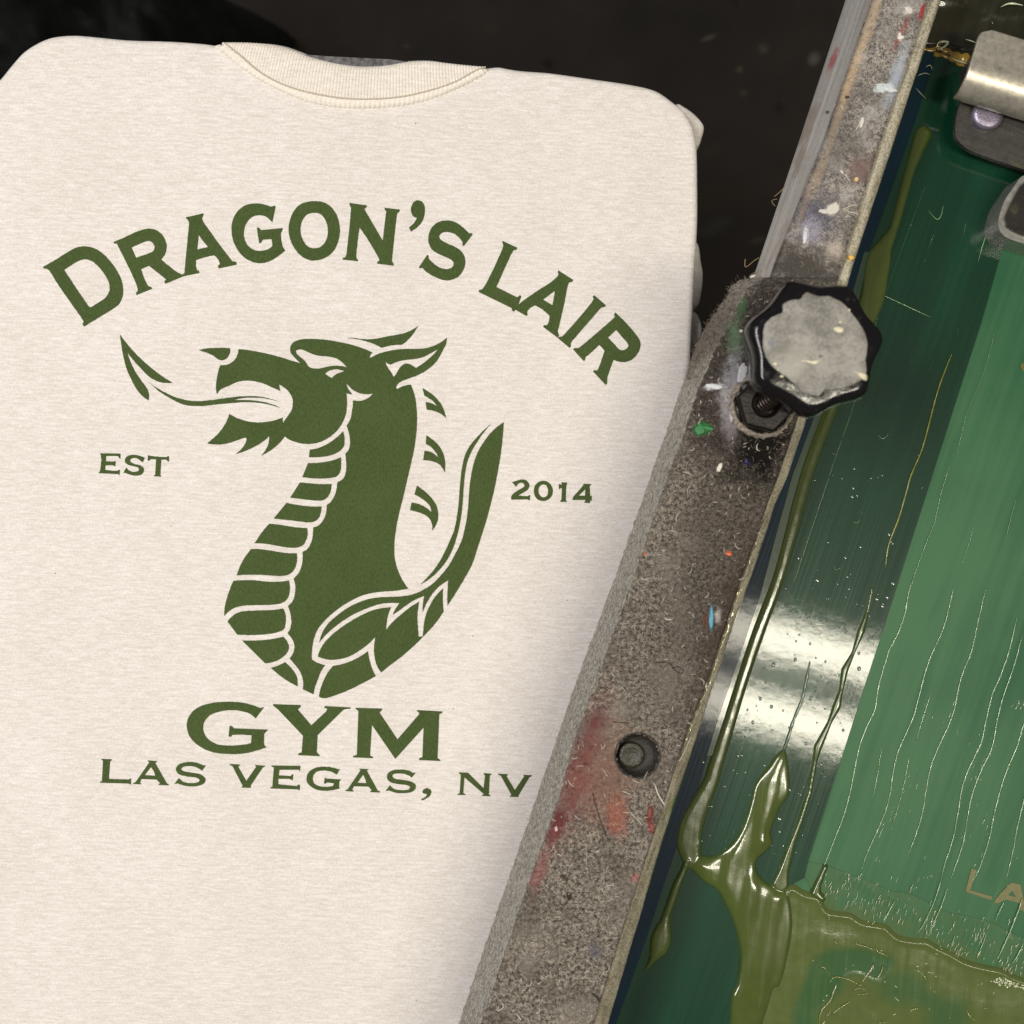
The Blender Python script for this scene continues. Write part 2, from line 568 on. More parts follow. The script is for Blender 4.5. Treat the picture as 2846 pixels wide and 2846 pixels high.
letter(T3("283,495* 478,522* 475,540* 448,565* 655,915* 690,620* 695,590* 675,570* 677,548* 845,570* 838,595* 815,610* 800,720 755,1140* 775,1170* 775,1193* 592,1170* 592,1155* 620,1130* 610,1110* 500,920 395,765* 360,1050 362,1105* 380,1130* 378,1143* 210,1125* 212,1105* 240,1100* 250,1070 285,760 302,550* 285,520*"))
letter(T3("1050,465 1100,490 1122,550 1115,640 1080,720 1030,770 968,812* 947,768* 1000,720 1035,660* 1000,650 970,600 972,540 1000,485"))
letter(T3("1655,845* 1555,975* 1540,960* 1540,930 1510,885 1450,840 1380,818 1320,825 1282,860 1300,905 1380,950 1480,995 1550,1060 1572,1140 1555,1230 1500,1310 1420,1350 1340,1355 1250,1325 1150,1270 1090,1215* 1070,1225* 1055,1212* 1150,1070* 1168,1085* 1165,1110 1200,1150 1270,1205 1350,1230 1415,1220 1445,1175 1420,1130 1350,1095 1270,1060 1200,1010 1165,940 1165,860 1200,770 1270,710 1360,690 1440,700 1520,745 1618,835* 1640,830*"))
letter(T4("350,197* 513,275* 500,295* 470,300* 440,350 380,480 278,710* 510,825* 540,803* 555,815* 522,900* 485,965* 470,985* 452,970* 450,945* 80,765* 88,740* 120,738* 160,680 250,500 340,300* 355,250* 345,210*"))
letter(T4("970,525* 1133,630* 1120,650* 1085,660* 1065,720 1040,860 990,1080 960,1200* 975,1250* 960,1275* 800,1155* 805,1135* 840,1135* 862,1095 870,1030* 790,960 710,915* 650,945 620,985* 625,1020* 612,1033* 489,962* 524,907* 600,845 740,750 880,660 955,595* 970,570* 960,540*"),
       T4("928,752* 918,830 900,912* 797,850*"))
letter(T4("1365,800* 1495,912* 1485,930* 1440,940* 1320,1080 1120,1310* 1105,1340* 1105,1370* 1092,1387* 963,1280* 978,1264* 1010,1262* 1050,1220 1200,1050 1340,880* 1360,845* 1350,815*"))
letter(T4("1600,992* 1720,1110 1840,1250 1878,1320 1875,1390 1840,1460 1780,1520 1700,1545 1640,1540 1583,1520* 1550,1600 1510,1720* 1510,1780* 1492,1800* 1355,1650* 1360,1635* 1400,1638* 1420,1600 1480,1420* 1450,1380 1420,1355* 1380,1395 1270,1490* 1265,1520* 1250,1535* 1130,1405* 1145,1390* 1195,1388* 1350,1260 1580,1060* 1595,1040* 1585,1015*"),
       T4("1610,1187* 1680,1270 1735,1330 1748,1365 1720,1400 1680,1415 1640,1400 1590,1345 1518,1272*"))
TG = lambda s: pts(240, 1180, 4, s)
letter(TG("150,318* 378,320* 375,382* 362,372* 355,355 290,348 218,350* 215,405* 300,412* 310,405* 326,405* 318,465* 305,460* 290,452* 210,455* 206,500* 280,512 350,512* 360,500* 372,505* 365,562* 350,550* 240,545 133,540* 140,528* 150,520* 165,400 160,340*"))
letter(TG("648,368* 622,420* 605,405* 570,380 520,370 485,390 490,415 540,440 600,455 638,490 632,530 600,560 545,568 490,560 438,538* 413,535* 440,480* 455,490* 470,510 520,525 565,520 585,500 570,475 510,460 450,440 428,410 435,370 470,345 530,335 590,345 630,362*"))
letter(TG("685,338* 700,345 800,357 895,360* 905,348* 918,352* 915,412* 900,405* 885,390 830,392* 820,560* 828,570* 825,580* 748,575* 752,567* 765,558* 775,390* 715,385 700,400* 682,400*"))
TH = lambda s: pts(1220, 1140, 4, s)
letter(TH("810,800* 860,785 920,770 970,780 1000,815 1003,850 980,890 930,920 880,947* 950,955 990,955* 1005,943* 1015,950* 1010,1003* 995,1000* 980,992* 805,995* 803,960 830,925 890,885 945,850 950,825 920,808 885,815 860,850* 850,845* 830,820*"))
letter(TH("1160,785 1210,797 1250,840 1265,890 1255,950 1220,990 1160,1010 1100,995 1065,950 1055,890 1070,835 1110,797"),
       TH("1160,825 1195,840 1212,880 1212,930 1190,960 1160,968 1130,955 1110,920 1107,880 1125,840"))
letter(TH("1360,800* 1425,805* 1422,820* 1415,840 1410,1000* 1420,1010* 1418,1020* 1348,1018* 1350,1008* 1363,995* 1368,868* 1345,870* 1335,882* 1332,820* 1348,822* 1362,830* 1365,815*"))
letter(TH("1605,815* 1695,822* 1690,832* 1675,840* 1680,958* 1690,950* 1700,955* 1698,1010* 1685,1000* 1678,1020* 1675,1032* 1615,1028* 1617,1018* 1628,1010* 1625,998* 1485,998* 1490,970 1540,910 1605,835*"),
       TH("1628,875* 1590,915 1555,950* 1625,952*"))
U1 = lambda s: pts(480, 1850, 2.261, s)
U2 = lambda s: pts(860, 1850, 2.261, s)
U3 = lambda s: pts(240, 1950, 2.261, s)
U4 = lambda s: pts(1060, 1950, 2.261, s)
letter(U1("573,262* 520,332* 508,320* 490,305 440,288 370,280 300,288 230,315 195,360 192,410 220,460 280,495 360,503 440,498 492,488* 495,438* 378,435 365,448* 350,445* 358,378* 370,380* 385,395* 598,402* 590,412* 575,430* 572,490* 578,505* 590,512* 540,530 460,550 370,556 270,548 190,520 120,465 90,400 95,335 140,275 220,240 330,227 430,232 500,248 550,267*"))
letter(U1("630,242* 800,247* 805,258* 785,275* 870,375* 965,285* 970,272* 950,262* 958,255* 1117,262* 1115,272* 1080,275 1060,290* 910,437* 905,545* 922,562* 922,570* 787,563* 790,552* 810,545* 818,440* 660,275* 632,252*"))
letter(U2("290,265* 457,270* 455,280* 440,295* 553,465* 690,305* 690,295* 673,285* 680,280* 836,288* 833,298* 815,305* 805,580* 822,595* 820,600* 688,593* 690,583* 710,575* 717,388* 540,585* 392,372* 380,565* 400,575* 398,582* 272,577* 275,570* 298,560* 308,285* 292,273*"))
letter(U3("95,360* 158,363* 155,370* 148,375* 140,487* 265,490* 280,482* 278,522* 262,515* 85,510* 88,503* 97,500* 105,372* 95,367*"))
letter(U3("385,370* 443,375* 442,380* 432,385* 505,515* 517,520* 515,527* 452,524* 455,518* 463,513* 440,490* 345,487* 335,510* 343,514* 342,520* 292,517* 295,512* 310,505* 395,380* 387,376*"), U3("405,411* 425,440* 433,466* 366,463*"))
letter(U3("751,400* 725,435* 712,425* 680,410 640,405 608,410 595,425 610,437 650,445 710,455 745,480 745,505 720,525 670,533 620,530 575,515* 553,517* 580,482* 590,490* 610,505 660,512 700,508 712,492 690,478 630,470 580,455 562,430 570,405 600,387 650,380 700,387 735,402*"))
letter(U1("357,618* 422,622* 420,628* 410,635* 462,725* 525,635* 518,630* 518,625* 580,630* 578,635* 565,640* 488,755* 492,763* 490,769* 432,767* 433,762* 440,757* 375,632* 360,625*"))
letter(U1("620,628* 803,630* 800,662* 790,655* 670,655* 665,690* 740,695* 750,683* 757,685* 752,722* 745,718* 735,712* 663,712* 662,747* 780,757* 790,747* 800,750* 797,785* 785,778* 612,773* 615,765* 625,760* 635,640* 622,635*"))
letter(U1("1050,650* 1030,685* 1020,678* 990,665 940,660 900,670 880,700 885,735 910,755 960,762 1005,757 1012,740* 970,735* 958,742* 950,740* 955,703* 965,710* 1058,715* 1052,722* 1046,728* 1045,765* 1050,772* 1000,783 940,786 885,772 845,735 842,695 865,660 910,640 970,636 1015,643 1038,652*"))
letter(U2("312,647* 370,650* 368,655* 360,660* 430,785* 443,790* 442,797* 382,795* 385,788* 392,785* 372,762* 280,758* 268,780* 277,787* 275,792* 225,788* 228,783* 240,778* 322,657* 314,652*"), U2("336,686* 348,708* 358,738* 301,736*"))
letter(U2("667,672* 642,706* 630,695* 600,682 560,677 530,682 520,695 535,710 580,718 635,728 667,750 665,775 640,795 590,802 540,798 500,785* 478,788* 505,752* 515,762* 535,777 580,783 620,780 632,765 615,752 560,745 505,730 487,705 495,675 530,657 580,653 625,660 650,675*"))
letter(U2("738,770 760,780 765,800 750,825 705,847* 703,838* 730,825 738,808* 715,803 712,785"))
letter(U4("488,445* 545,447* 642,545* 650,465* 642,455* 643,450* 692,453* 690,460* 680,465* 675,585* 685,590* 683,596* 632,593* 633,587* 643,582* 520,475* 515,575* 528,582* 528,588* 480,586* 481,580* 492,575* 500,460* 488,452*"))
letter(U4("733,453* 793,457* 792,463* 785,468* 838,557* 897,470* 890,463* 892,460* 945,463* 942,470* 930,475* 860,590* 862,600* 808,598* 810,592* 818,588* 750,468* 735,460*"))

# ---- the print: the dragon
A_ = lambda s: pts(320, 900, 4, s)
B_ = lambda s: pts(780, 880, 4, s)
C_ = lambda s: pts(1000, 1040, 4, s)
D_ = lambda s: pts(580, 1140, 4, s)
E_ = lambda s: pts(580, 1500, 4, s)
F_ = lambda s: pts(850, 1500, 4, s)
def dprint(name, parent, *contours):
    return filled(name, [rag(spline(c, 5)) for c in contours], 0.0004, M_print, parent, 0.0006)
head = (A_("1372,280* 1520,298 1680,330 1840,370") + B_("92,480 150,497 220,518* 150,450 112,400 107,350 120,310 160,275 230,253 320,247 450,252 600,272 780,310 920,355 1022,397* 1000,420 988,462* 1040,435 1110,405 1230,375 1380,358 1500,358 1600,352 1700,325 1780,285 1848,232* 1835,310 1800,380 1750,470 1690,540 1600,610 1500,660 1400,695 1330,725 1295,755 1282,790 1293,806* 1330,785 1380,765 1446,755*")
  + C_("610,240 632,400 635,520 625,680 600,850 560,1030 520,1200 480,1370 440,1530 405,1700 388,1830")
  + F_("982,92 985,180 1000,270 1030,360 1080,460 1138,545* 1020,565 930,573 830,580 720,595 600,630 480,690 370,760 270,840 190,920 130,1000 95,1080 75,1170 65,1260 65,1330* 130,1370 215,1395* 170,1460 130,1560 100,1640 82,1718*")
  + E_("1045,1662* 1052,1600 1040,1530 1005,1450 950,1380 898,1320* 935,1270 952,1210 950,1160 925,1100 876,1040* 905,990 918,930 915,860 900,790 880,735* 930,690 950,640 962,570 962,510 945,430* 1000,370 1030,300 1043,220 1043,135*")
  + D_("1090,1550 1130,1490 1155,1410 1160,1340 1160,1305* 1230,1275 1280,1210 1305,1140 1312,1055* 1360,1015 1400,950 1420,880 1430,803* 1490,765 1520,710 1530,620 1525,540 1520,485* 1560,430 1572,360 1565,290 1550,220 1533,170* 1570,110 1590,30")
  + B_("800,1000 805,930* 870,937 930,925 985,895 1025,855* 980,862 920,860 850,840 790,805 750,765 730,745* 745,790 795,865* 728,853* 735,900 735,980 728,1060 700,1150 650,1235 580,1310 500,1365 420,1400 330,1415 240,1412 150,1390 90,1365")
  + A_("1885,1252* 1840,1310 1770,1375 1690,1430 1622,1463* 1660,1420 1690,1370 1710,1300 1712,1248* 1640,1310 1540,1370 1440,1415 1340,1447* 1400,1395 1440,1340 1460,1290 1455,1262* 1380,1285 1280,1320 1180,1340 1090,1340 1022,1328* 1110,1255 1180,1180 1230,1100 1260,1030 1268,1000* 1350,1045 1450,1078 1560,1095 1680,1090 1780,1070 1865,1040* 1860,1070")
  + B_("28,1188* 45,1150 90,1090 125,1030 135,970 130,910 100,850 55,800") + A_("1822,675* 1826,705 1833,745* 1740,705 1640,662 1540,637 1440,632 1340,652 1260,690 1170,730 1130,780* 1120,710 1128,620 1145,530 1168,460* 1240,455 1300,425 1340,385 1362,335"))
dragon = dprint("printed_dragon", shirt, head,
  B_("165,385 185,367 230,365 290,388 360,420 430,435 520,442 600,458 660,490 700,525 735,563* 690,550 600,545 520,555 450,573 390,578 340,570 305,550 285,515 245,470 190,425"),
  B_("493,635* 530,605 590,587 650,588 708,607* 650,625 600,650 567,684* 530,660"),
  B_("1165,500* 1185,518 1217,535* 1280,507 1380,483 1480,472 1580,450 1670,405 1750,360* 1700,420 1620,490 1505,572* 1460,540 1400,520 1350,540 1310,590 1285,635 1258,670* 1215,600 1180,550"))
dprint("tongue", dragon, A_("52,120* 130,222 250,355 400,490 520,580 638,655* 560,657 470,640 380,590 270,480 190,390 133,317* 160,400 210,510 280,620 340,700 365,745 375,800 372,852* 310,810 240,730 170,600 120,480 85,330"))
dprint("tongue", dragon, A_("370,645* 450,705 560,765 650,808 740,835 840,855 950,858 1050,850 1180,832 1330,812 1480,803 1600,808 1720,832 1845,870* 1740,845 1640,826 1550,821 1450,822 1380,832 1318,846* 1400,846 1480,847 1580,856 1680,875 1780,907 1833,936* 1760,912 1660,888 1560,875 1450,871 1350,876 1230,886 1100,899 980,912 870,913 770,900 690,870 580,810 480,745 420,690"))
dprint("nose_horn", dragon, A_("928,292* 1000,275 1080,268 1180,266 1278,272* 1276,310 1262,350 1235,385 1190,404 1145,395 1090,355 1010,320"))
dprint("head_horn", dragon, B_("735,237* 800,235 900,248 1000,250 1090,240 1180,220 1300,200 1400,175 1480,135 1528,100* 1500,150 1450,220 1400,270 1345,312* 1240,318 1120,347* 1040,305 950,275 860,253"))
for s_ in ("697,155* 780,205 850,265 910,345 940,420 958,487* 920,455 870,425 800,402 742,393* 730,310* 790,320 855,355* 830,315 780,275 718,238*",
           "740,678* 820,735 890,810 930,890 948,980 944,1093* 920,1045 870,995 790,965 705,955* 720,850* 790,865 850,905 880,935* 840,865 790,810 733,775*",
           "635,1237* 720,1300 800,1380 850,1460 870,1550 862,1640 805,1740* 800,1660 760,1590 680,1545 558,1512* 578,1425* 660,1445 740,1485 797,1535* 780,1470 720,1405 607,1337*"):
    dprint("neck_spine", dragon, C_(s_))
dprint("tail", dragon, C_("1600,533* 1590,680 1565,900 1530,1100 1490,1300 1440,1500 1390,1680") + F_("1908,92 1850,270 1770,420 1680,570 1575,733* 1572,650 1582,452* 1480,520 1400,610 1340,710 1298,805* 1300,730 1315,625* 1200,675 1100,740 1020,800 965,832* 990,780 1040,705* 930,703 820,718 700,755 560,815 430,890 320,970 230,1050 148,1142* 165,1080 200,1000 260,920 350,840 460,760 580,700 700,660 820,640 930,636 1060,630 1180,610 1280,570 1390,505 1480,420 1580,300 1660,160 1735,0")
  + C_("1170,1700 1190,1600 1210,1400 1220,1250 1245,1080 1275,960 1320,850 1380,750 1440,670 1520,590"))
dprint("tail", dragon, C_("1455,557* 1370,630 1290,715 1220,800 1170,900 1140,1020 1122,1150 1110,1280 1100,1420 1080,1580 1050,1730 1010,1830") + F_("1565,92 1500,220 1420,340 1340,430 1278,496* 1370,440 1470,350 1560,240 1630,110 1668,0")
  + C_("1100,1720 1130,1550 1145,1400 1155,1250 1170,1100 1200,960 1250,840 1320,730 1390,630"))
dprint("body_plate", dragon, F_("133,1300* 160,1220 220,1130 310,1040 430,950 560,870 700,800 820,765 948,752* 910,850 890,1005* 960,920 1060,830 1160,750 1258,690* 1240,850 1245,960 1253,1078* 1300,1076* 1310,960 1330,850 1375,740 1440,630 1525,542* 1522,680 1532,797* 1440,930 1330,1050 1200,1180 1050,1310 930,1400 835,1478* 790,1400 765,1310 757,1220 772,1082* 680,1170 570,1250 450,1310 320,1335 220,1328"))
dprint("body_plate", dragon, F_("690,1240* 705,1330 735,1430 776,1517* 640,1590 480,1670 340,1725 250,1755 200,1762 145,1748* 165,1650 210,1540 255,1460 303,1402* 400,1385 500,1350 600,1300"))
for f_, s_ in ((D_, "1495,235* 1507,300 1508,370 1490,420 1430,470 1360,500 1250,520 1112,523* 1122,438* 1220,420 1320,375 1420,305"),
    (D_, "1467,525* 1472,600 1460,680 1430,730 1380,748 1280,760 1160,758 1040,745* 1105,587* 1200,585 1320,570 1400,550"),
    (D_, "1365,820* 1355,900 1320,965 1270,1000 1190,1005 1050,990 905,972* 1015,802* 1150,815 1260,822"),
    (D_, "1253,1070* 1245,1140 1220,1200 1170,1240 1080,1247 950,1230 722,1205* 865,1030* 980,1052 1120,1070"),
    (D_, "1095,1312* 1097,1390 1080,1450 1040,1505 960,1530 860,1525 720,1500 600,1482 510,1480* 590,1360 672,1262* 800,1275 950,1300"),
    (D_, "980,1590* 978,1690 955,1760 900,1820 810,1843 690,1838 540,1830 420,1830 310,1837* 350,1730 400,1640 470,1543* 570,1545 680,1560 800,1580 890,1590"),
    (E_, "890,452* 902,530 895,600 870,660 810,705 720,722 580,728 430,730 310,750 230,790 172,848* 180,740 205,640 235,550 275,457* 380,450 500,452 640,465 750,468 830,463"),
    (E_, "825,765* 850,820 857,890 850,950 830,1000 760,1030 650,1050 500,1060 318,1056* 208,910* 240,870 290,830 360,800 470,790 620,785 740,778"),
    (E_, "828,1078* 870,1130 890,1190 880,1240 840,1290 770,1340 690,1368 627,1375* 372,1120* 480,1122 620,1115 740,1098"),
    (E_, "848,1362* 900,1410 950,1470 980,1530 987,1600 988,1632* 830,1540 690,1425* 770,1400")):
    dprint("belly_scale", dragon, f_(s_))

# ---- the board under the shirt
M_platen = simple("grey_platen", (0.10, 0.095, 0.10), 0.8, vary=0.6, vscale=300, bump=0.2)
plat = [(-80,3080),(-70,1500),(-30,420),(0,290),(80,170),(200,112),(540,132),(700,140),(905,156),(1085,165),(1350,200),(1420,212),(1740,258),(1850,285),(1915,360),(1928,500),(1925,740),(1910,1000),(1890,1500),(1838,3080)]
platen = filled("platen", [plat], -0.0012, M_platen, None, 0.012)
tag(platen, "grey printing board showing as a sliver inside the shirt's neck opening", "platen")

# ------------------------------------------------------------------ screen frame (left rail of the screen)
ZM = 0.012      # height of the stretched screen fabric
ZF = 0.062      # top of the frame rail
ZB = 0.080      # top of the clamp bar
def tab(*p):
    ys = np.array([a for a, b in p], float); xs = np.array([b for a, b in p], float)
    return lambda y: float(np.interp(y, ys, xs))
XR2 = tab((-200,2680),(0,2615),(392,2485),(735,2372),(1184,2235),(1321,2190),(1400,2154),(1566,2100),(1690,2055),(1814,2013),(1938,1972),(2071,1928),(2212,1879),(2398,1821),(2543,1780),(2667,1742),(2846,1689),(3050,1628))
XR1 = tab((-200,2650),(0,2585),(392,2448),(735,2341),(1184,2210),(1321,2164),(1400,2133),(1508,2096),(1607,2059),(1760,2009),(1897,1964),(2046,1904),(2232,1846),(2410,1788),(2551,1742),(2692,1697),(2846,1651),(3050,1588))
XTF = tab((-200,2490),(0,2426),(392,2292),(735,2155),(1000,2065),(3050,1360))
XSF = tab((-200,2412),(0,2350),(392,2221),(735,2106),(1000,2015),(3050,1330))

screen = thing("printing_screen", W(2400, 1400, ZM), "stained metal screen frame with dark green stencil fabric beside the shirt", "screen")

def frame_top_mat():
    m = NM("grimy_frame_top")
    n1 = m.noise(420, 5, 0.7); n2 = m.noise(90, 4, 0.6); n3 = m.noise(1600, 3, 0.6)
    f = m.math('ADD', m.math('MULTIPLY', n1, 0.5), m.math('MULTIPLY', n3, 0.5))
    c = m.mix(m.ramp(f, 0.38, 0.64), srgb(58, 53, 50), srgb(184, 175, 167))
    c = m.mix(m.ramp(n2, 0.42, 0.62, 0, 0.5), c, srgb(84, 78, 76))
    c = m.mix(m.ramp(m.noise(48, 4, 0.65, m.mapping((1.7, 0.3, 0))), 0.52, 0.64, 0, 0.6), c, srgb(168, 164, 162))
    st = lambda *a, **k: m.stain(c, a[0], a[1], ZF, *a[2:], **k)
    # worn orange-tan line along the outer edge
    c = st(2420, 60, 16, 150, -18, srgb(188, 164, 136), strength=0.6)
    c = st(2360, 230, 14, 140, -18, srgb(186, 158, 124), strength=0.65)
    c = st(2296, 430, 12, 130, -18, srgb(178, 154, 128), strength=0.6)
    c = st(2240, 560, 10, 80, -18, srgb(170, 140, 112), strength=0.6)
    c = st(2490, 215, 20, 95, -17, srgb(166, 174, 186), strength=0.8, fine=2.6)
    c = st(2455, 245, 26, 14, 10, srgb(205, 212, 216), strength=0.9, fine=2.2, soft=0.3)
    c = st(2505, 90, 9, 60, -25, srgb(140, 60, 62), strength=0.6)
    c = st(2562, 30, 6, 26, -15, srgb(170, 40, 46), strength=0.9)
    c = st(2500, 100, 6, 12, 10, srgb(225, 222, 215), strength=0.95)
    c = st(2525, 30, 14, 10, 30, srgb(215, 205, 195), strength=0.9)
    c = st(2390, 470, 40, 40, 0, srgb(112, 82, 78), strength=0.7)
    c = st(2270, 600, 60, 75, -15, srgb(66, 66, 84), strength=0.8, fine=2.4)
    c = st(2255, 640, 28, 40, 0, srgb(160, 154, 172), strength=0.75, fine=3.2)
    c = st(2240, 660, 8, 26, 0, srgb(212, 210, 218), strength=0.9, soft=0.3, fine=2.0)
    c = st(2313, 583, 20, 16, 20, srgb(208, 204, 196), strength=0.95, namp=0.6)
    c = st(2320, 700, 30, 30, -10, srgb(186, 172, 160), strength=0.85, fine=2.6)
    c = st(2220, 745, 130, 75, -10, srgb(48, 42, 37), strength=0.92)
    c = st(2330, 400, 50, 120, -17, srgb(70, 64, 60), strength=0.5)
    c = st(2380, 500, 5, 5, 0, srgb(235, 205, 150), strength=1, namp=0.2)
    m.set(Base_Color=c, Roughness=m.ramp(n1, 0.3, 0.7, 0.38, 0.7), Metallic=0.15)
    m.set(Normal=m.bump(f, 0.55, 0.0009))
    return m.m

def frame_side_mat():
    m = NM("scuffed_frame_side")
    v = m.mapping(rot=-BA, scale=(10, 150, 150))
    n1 = m.noise(1, 5, 0.6, v, 0.2); n2 = m.noise(500, 4, 0.6)
    f = m.math('ADD', m.math('MULTIPLY', n1, 0.7), m.math('MULTIPLY', n2, 0.3))
    c = m.mix(m.ramp(f, 0.30, 0.68), srgb(146, 140, 134), srgb(188, 186, 183))
    c = m.mix(m.ramp(m.noise(26, 3, 0.6), 0.56, 0.68, 0, 0.6), c, srgb(140, 122, 108))
    c = m.stain(c, 2320, 160, 0.03, 6, 40, -18, srgb(160, 80, 84), strength=0.8)
    m.set(Base_Color=c, Roughness=0.6, Metallic=0.1)
    m.set(Normal=m.bump(f, 0.22, 0.0008))
    return m.m

def strip_mat():
    m = NM("tape_edge_strip")
    v = m.mapping(rot=-BA, scale=(70, 300, 300))
    n1 = m.noise(1, 4, 0.6, v); n2 = m.noise(900, 4, 0.65)
    f = m.math('ADD', m.math('MULTIPLY', n1, 0.5), m.math('MULTIPLY', n2, 0.5))
    c = m.mix(m.ramp(f, 0.36, 0.64), srgb(122, 114, 94), srgb(194, 186, 166))
    st = lambda *a, **k: m.stain(c, a[0], a[1], ZF, *a[2:], **k)
    for (x, y, l) in ((2470, 290, 60), (2437, 390, 60), (2412, 470, 40), (2370, 560, 30), (2360, 610, 22)):
        c = st(x, y, 8, l, -17, srgb(232, 196, 128), strength=0.9, nscale=500)
    c = st(2366, 715, 6, 9, 0, srgb(236, 188, 84), strength=1.0, namp=0.3)
    c = st(1868, 2245, 10, 30, -17, srgb(128, 138, 72), strength=0.7)
    m.set(Base_Color=c, Roughness=m.ramp(n2, 0.35, 0.65, 0.18, 0.6))
    v2 = m.mapping(rot=-BA, scale=(420, 260, 300))
    m.set(Normal=m.bump(m.noise(1, 4, 0.65, v2), 0.9, 0.0016))
    return m.m
M_ftop, M_fside, M_strip = frame_top_mat(), frame_side_mat(), strip_mat()

NY = 420
ys = np.linspace(-180, 3040, NY)
V, F, MI = [], [], []
prof_n = None
for y in ys:
    xs, xt, r1, r2 = XSF(y), XTF(y), XR1(y), XR2(y)
    wob = 1.5 * mnoise.noise(Vector((y * 0.02, 1.3, 0))) + 1.2 * mnoise.noise(Vector((y * 0.11, 4.3, 0)))
    p = [(xs, ZM + 0.002), (xs + 0.30*(xt - xs), ZM + 0.016), (xs + 0.34*(xt - xs), ZM + 0.0165), (xs + 0.62*(xt - xs), ZM + 0.032), (xs + 0.66*(xt-xs), ZM + 0.0325), (xt - 4 + wob, ZF - 0.003), (xt + wob, ZF - 0.0012), (xt + 8 + wob, ZF)]
    for k in range(1, 8):
        p.append((xt + 8 + (r1 - xt - 8) * k / 8, ZF + 0.0004*mnoise.noise(Vector((y*0.03, k*1.7, 0)))))
    p += [(r1 + wob, ZF), (r1 + 2 + wob, ZF - 0.0022), (r1 + 5, ZF - 0.0024), ((r1 + r2)/2, ZF - 0.0018 + 0.0006*mnoise.noise(Vector((y*0.05, 9.1, 0)))), (r2 - 4, ZF - 0.0021), (r2 + 0.8*wob, ZF - 0.0042), (r2 - 16, ZM - 0.002)]
    prof_n = len(p)
    for x, z in p:
        V.append(W(x, y, z))
for i in range(NY - 1):
    for j in range(prof_n - 1):
        F.append((i*prof_n + j, (i+1)*prof_n + j, (i+1)*prof_n + j + 1, i*prof_n + j + 1))
        MI.append(1 if j < 5 else (0 if j < prof_n - 7 else 2))
rail = mesh_obj("frame_rail", V, F, [M_ftop, M_fside, M_strip], screen, True, MI)

# ------------------------------------------------------------------ screen fabric and tapes
def emulsion_mat():
    m = NM("green_emulsion")
    v = m.mapping(rot=-BA, scale=(7, 130, 100))
    n1 = m.noise(1, 4, 0.6, v, 0.3); n2 = m.noise(6.5, 4, 0.55); n3 = m.noise(1500, 2, 0.5)
    f = m.math('ADD', m.math('MULTIPLY', n1, 0.35), m.math('MULTIPLY', n2, 0.65))
    c = m.mix(m.ramp(f, 0.36, 0.66), (0.016, 0.086, 0.040), (0.056, 0.150, 0.068))
    c = m.mix(m.ramp(n3, 0.3, 0.7, 0, 0.25), c, (0.03, 0.11, 0.05))
    m.set(Base_Color=c, Roughness=0.45, Specular_IOR_Level=0.16)
    m.set(Normal=m.bump(m.math('ADD', n3, n1), 0.12, 0.0004))
    return m.m
M_emul = emulsion_mat()
def quadsheet(name, poly, z, mat, parent, thick=0.0004):
    return filled(name, [[(p[0], p[1]) for p in poly]], z, mat, parent, thick)
quadsheet("stencil_fabric", [(2660,-180),(3080,-180),(3080,3040),(1600,3040)], ZM, M_emul, screen, 0.0004)

def tape_mat(name, base, base2, hz=0.36, coat=0.62, spec=0.15):
    m = NM(name)
    v = m.mapping(rot=-BA, scale=(3.5, 900, 300))
    v2 = m.mapping(rot=-BA, scale=(5, 42, 100))
    n1 = m.noise(1, 5, 0.7, v); n2 = m.noise(1, 4, 0.6, v2); n3 = m.noise(240, 3, 0.6)
    c = m.mix(m.ramp(n2, 0.35, 0.65), base, base2)
    c = m.mix(m.ramp(n1, 0.66, 0.82, 0, 0.22), c, (0.08, 0.14, 0.10))
    m.set(Base_Color=c, Roughness=m.ramp(n1, 0.3, 0.7, hz - 0.06, hz + 0.1), Specular_IOR_Level=spec)
    m.put(m.b.inputs["Coat Weight"], coat)
    m.put(m.b.inputs["Coat Roughness"], 0.055)
    hb = m.math('ADD', m.math('MULTIPLY', n1, 0.35), m.math('MULTIPLY', n3, 0.65))
    nb = m.bump(hb, 0.06, 0.0010)
    m.set(Normal=nb)
    m.put(m.b.inputs["Coat Normal"], m.bump(m.math('ADD', m.math('MULTIPLY', n1, 0.8), m.math('MULTIPLY', m.noise(160, 3, 0.5), 0.8)), 0.030, 0.0010))
    return m.m
M_tape = tape_mat("clear_tape_over_green", (0.002, 0.029, 0.013), (0.004, 0.042, 0.020))
M_blue = tape_mat("navy_tape", (0.003, 0.014, 0.030), (0.005, 0.024, 0.042), coat=0.30, spec=0.08)
M_clear = tape_mat("grey_green_tape", (0.030, 0.062, 0.045), (0.075, 0.105, 0.075), 0.25)
tape_r = [(2812,600),(2726,900),(2598,1300),(2470,1700),(2360,2040),(2245,2397),(2236,2440),(2080,2520),(2050,2700),(2060,3040)]
tape_l = [(XR2(y) - 22, y) for y in range(3040, 560, -60)]
quadsheet("clear_tape", tape_r + tape_l[:-1] + [(2500, 330), (2585, 150), (3000, 150), (2980, 560)], ZM + 0.0007, M_tape, screen, 0.0005)
bl = [(120,2583,2612),(200,2551,2588),(400,2484,2522),(509,2431,2483),(735,2372,2402),(1000,2290,2318),(1200,2222,2248),(1321,2168,2201),(1487,2130,2155),(1648,2088,2113),(1800,2035,2062),(2000,1968,1993),(2170,1915,1948),(2300,1872,1900),(2460,1824,1845),(2600,1775,1800),(2750,1718,1747),(2846,1687,1712),(3040,1622,1650)]
quadsheet("blue_tape", [(a - 16 if i > 2 else a, y) for i, (y, a, b) in enumerate(bl)] + [(b, y) for y, a, b in reversed(bl)], ZM + 0.0011, M_blue, screen, 0.0004)
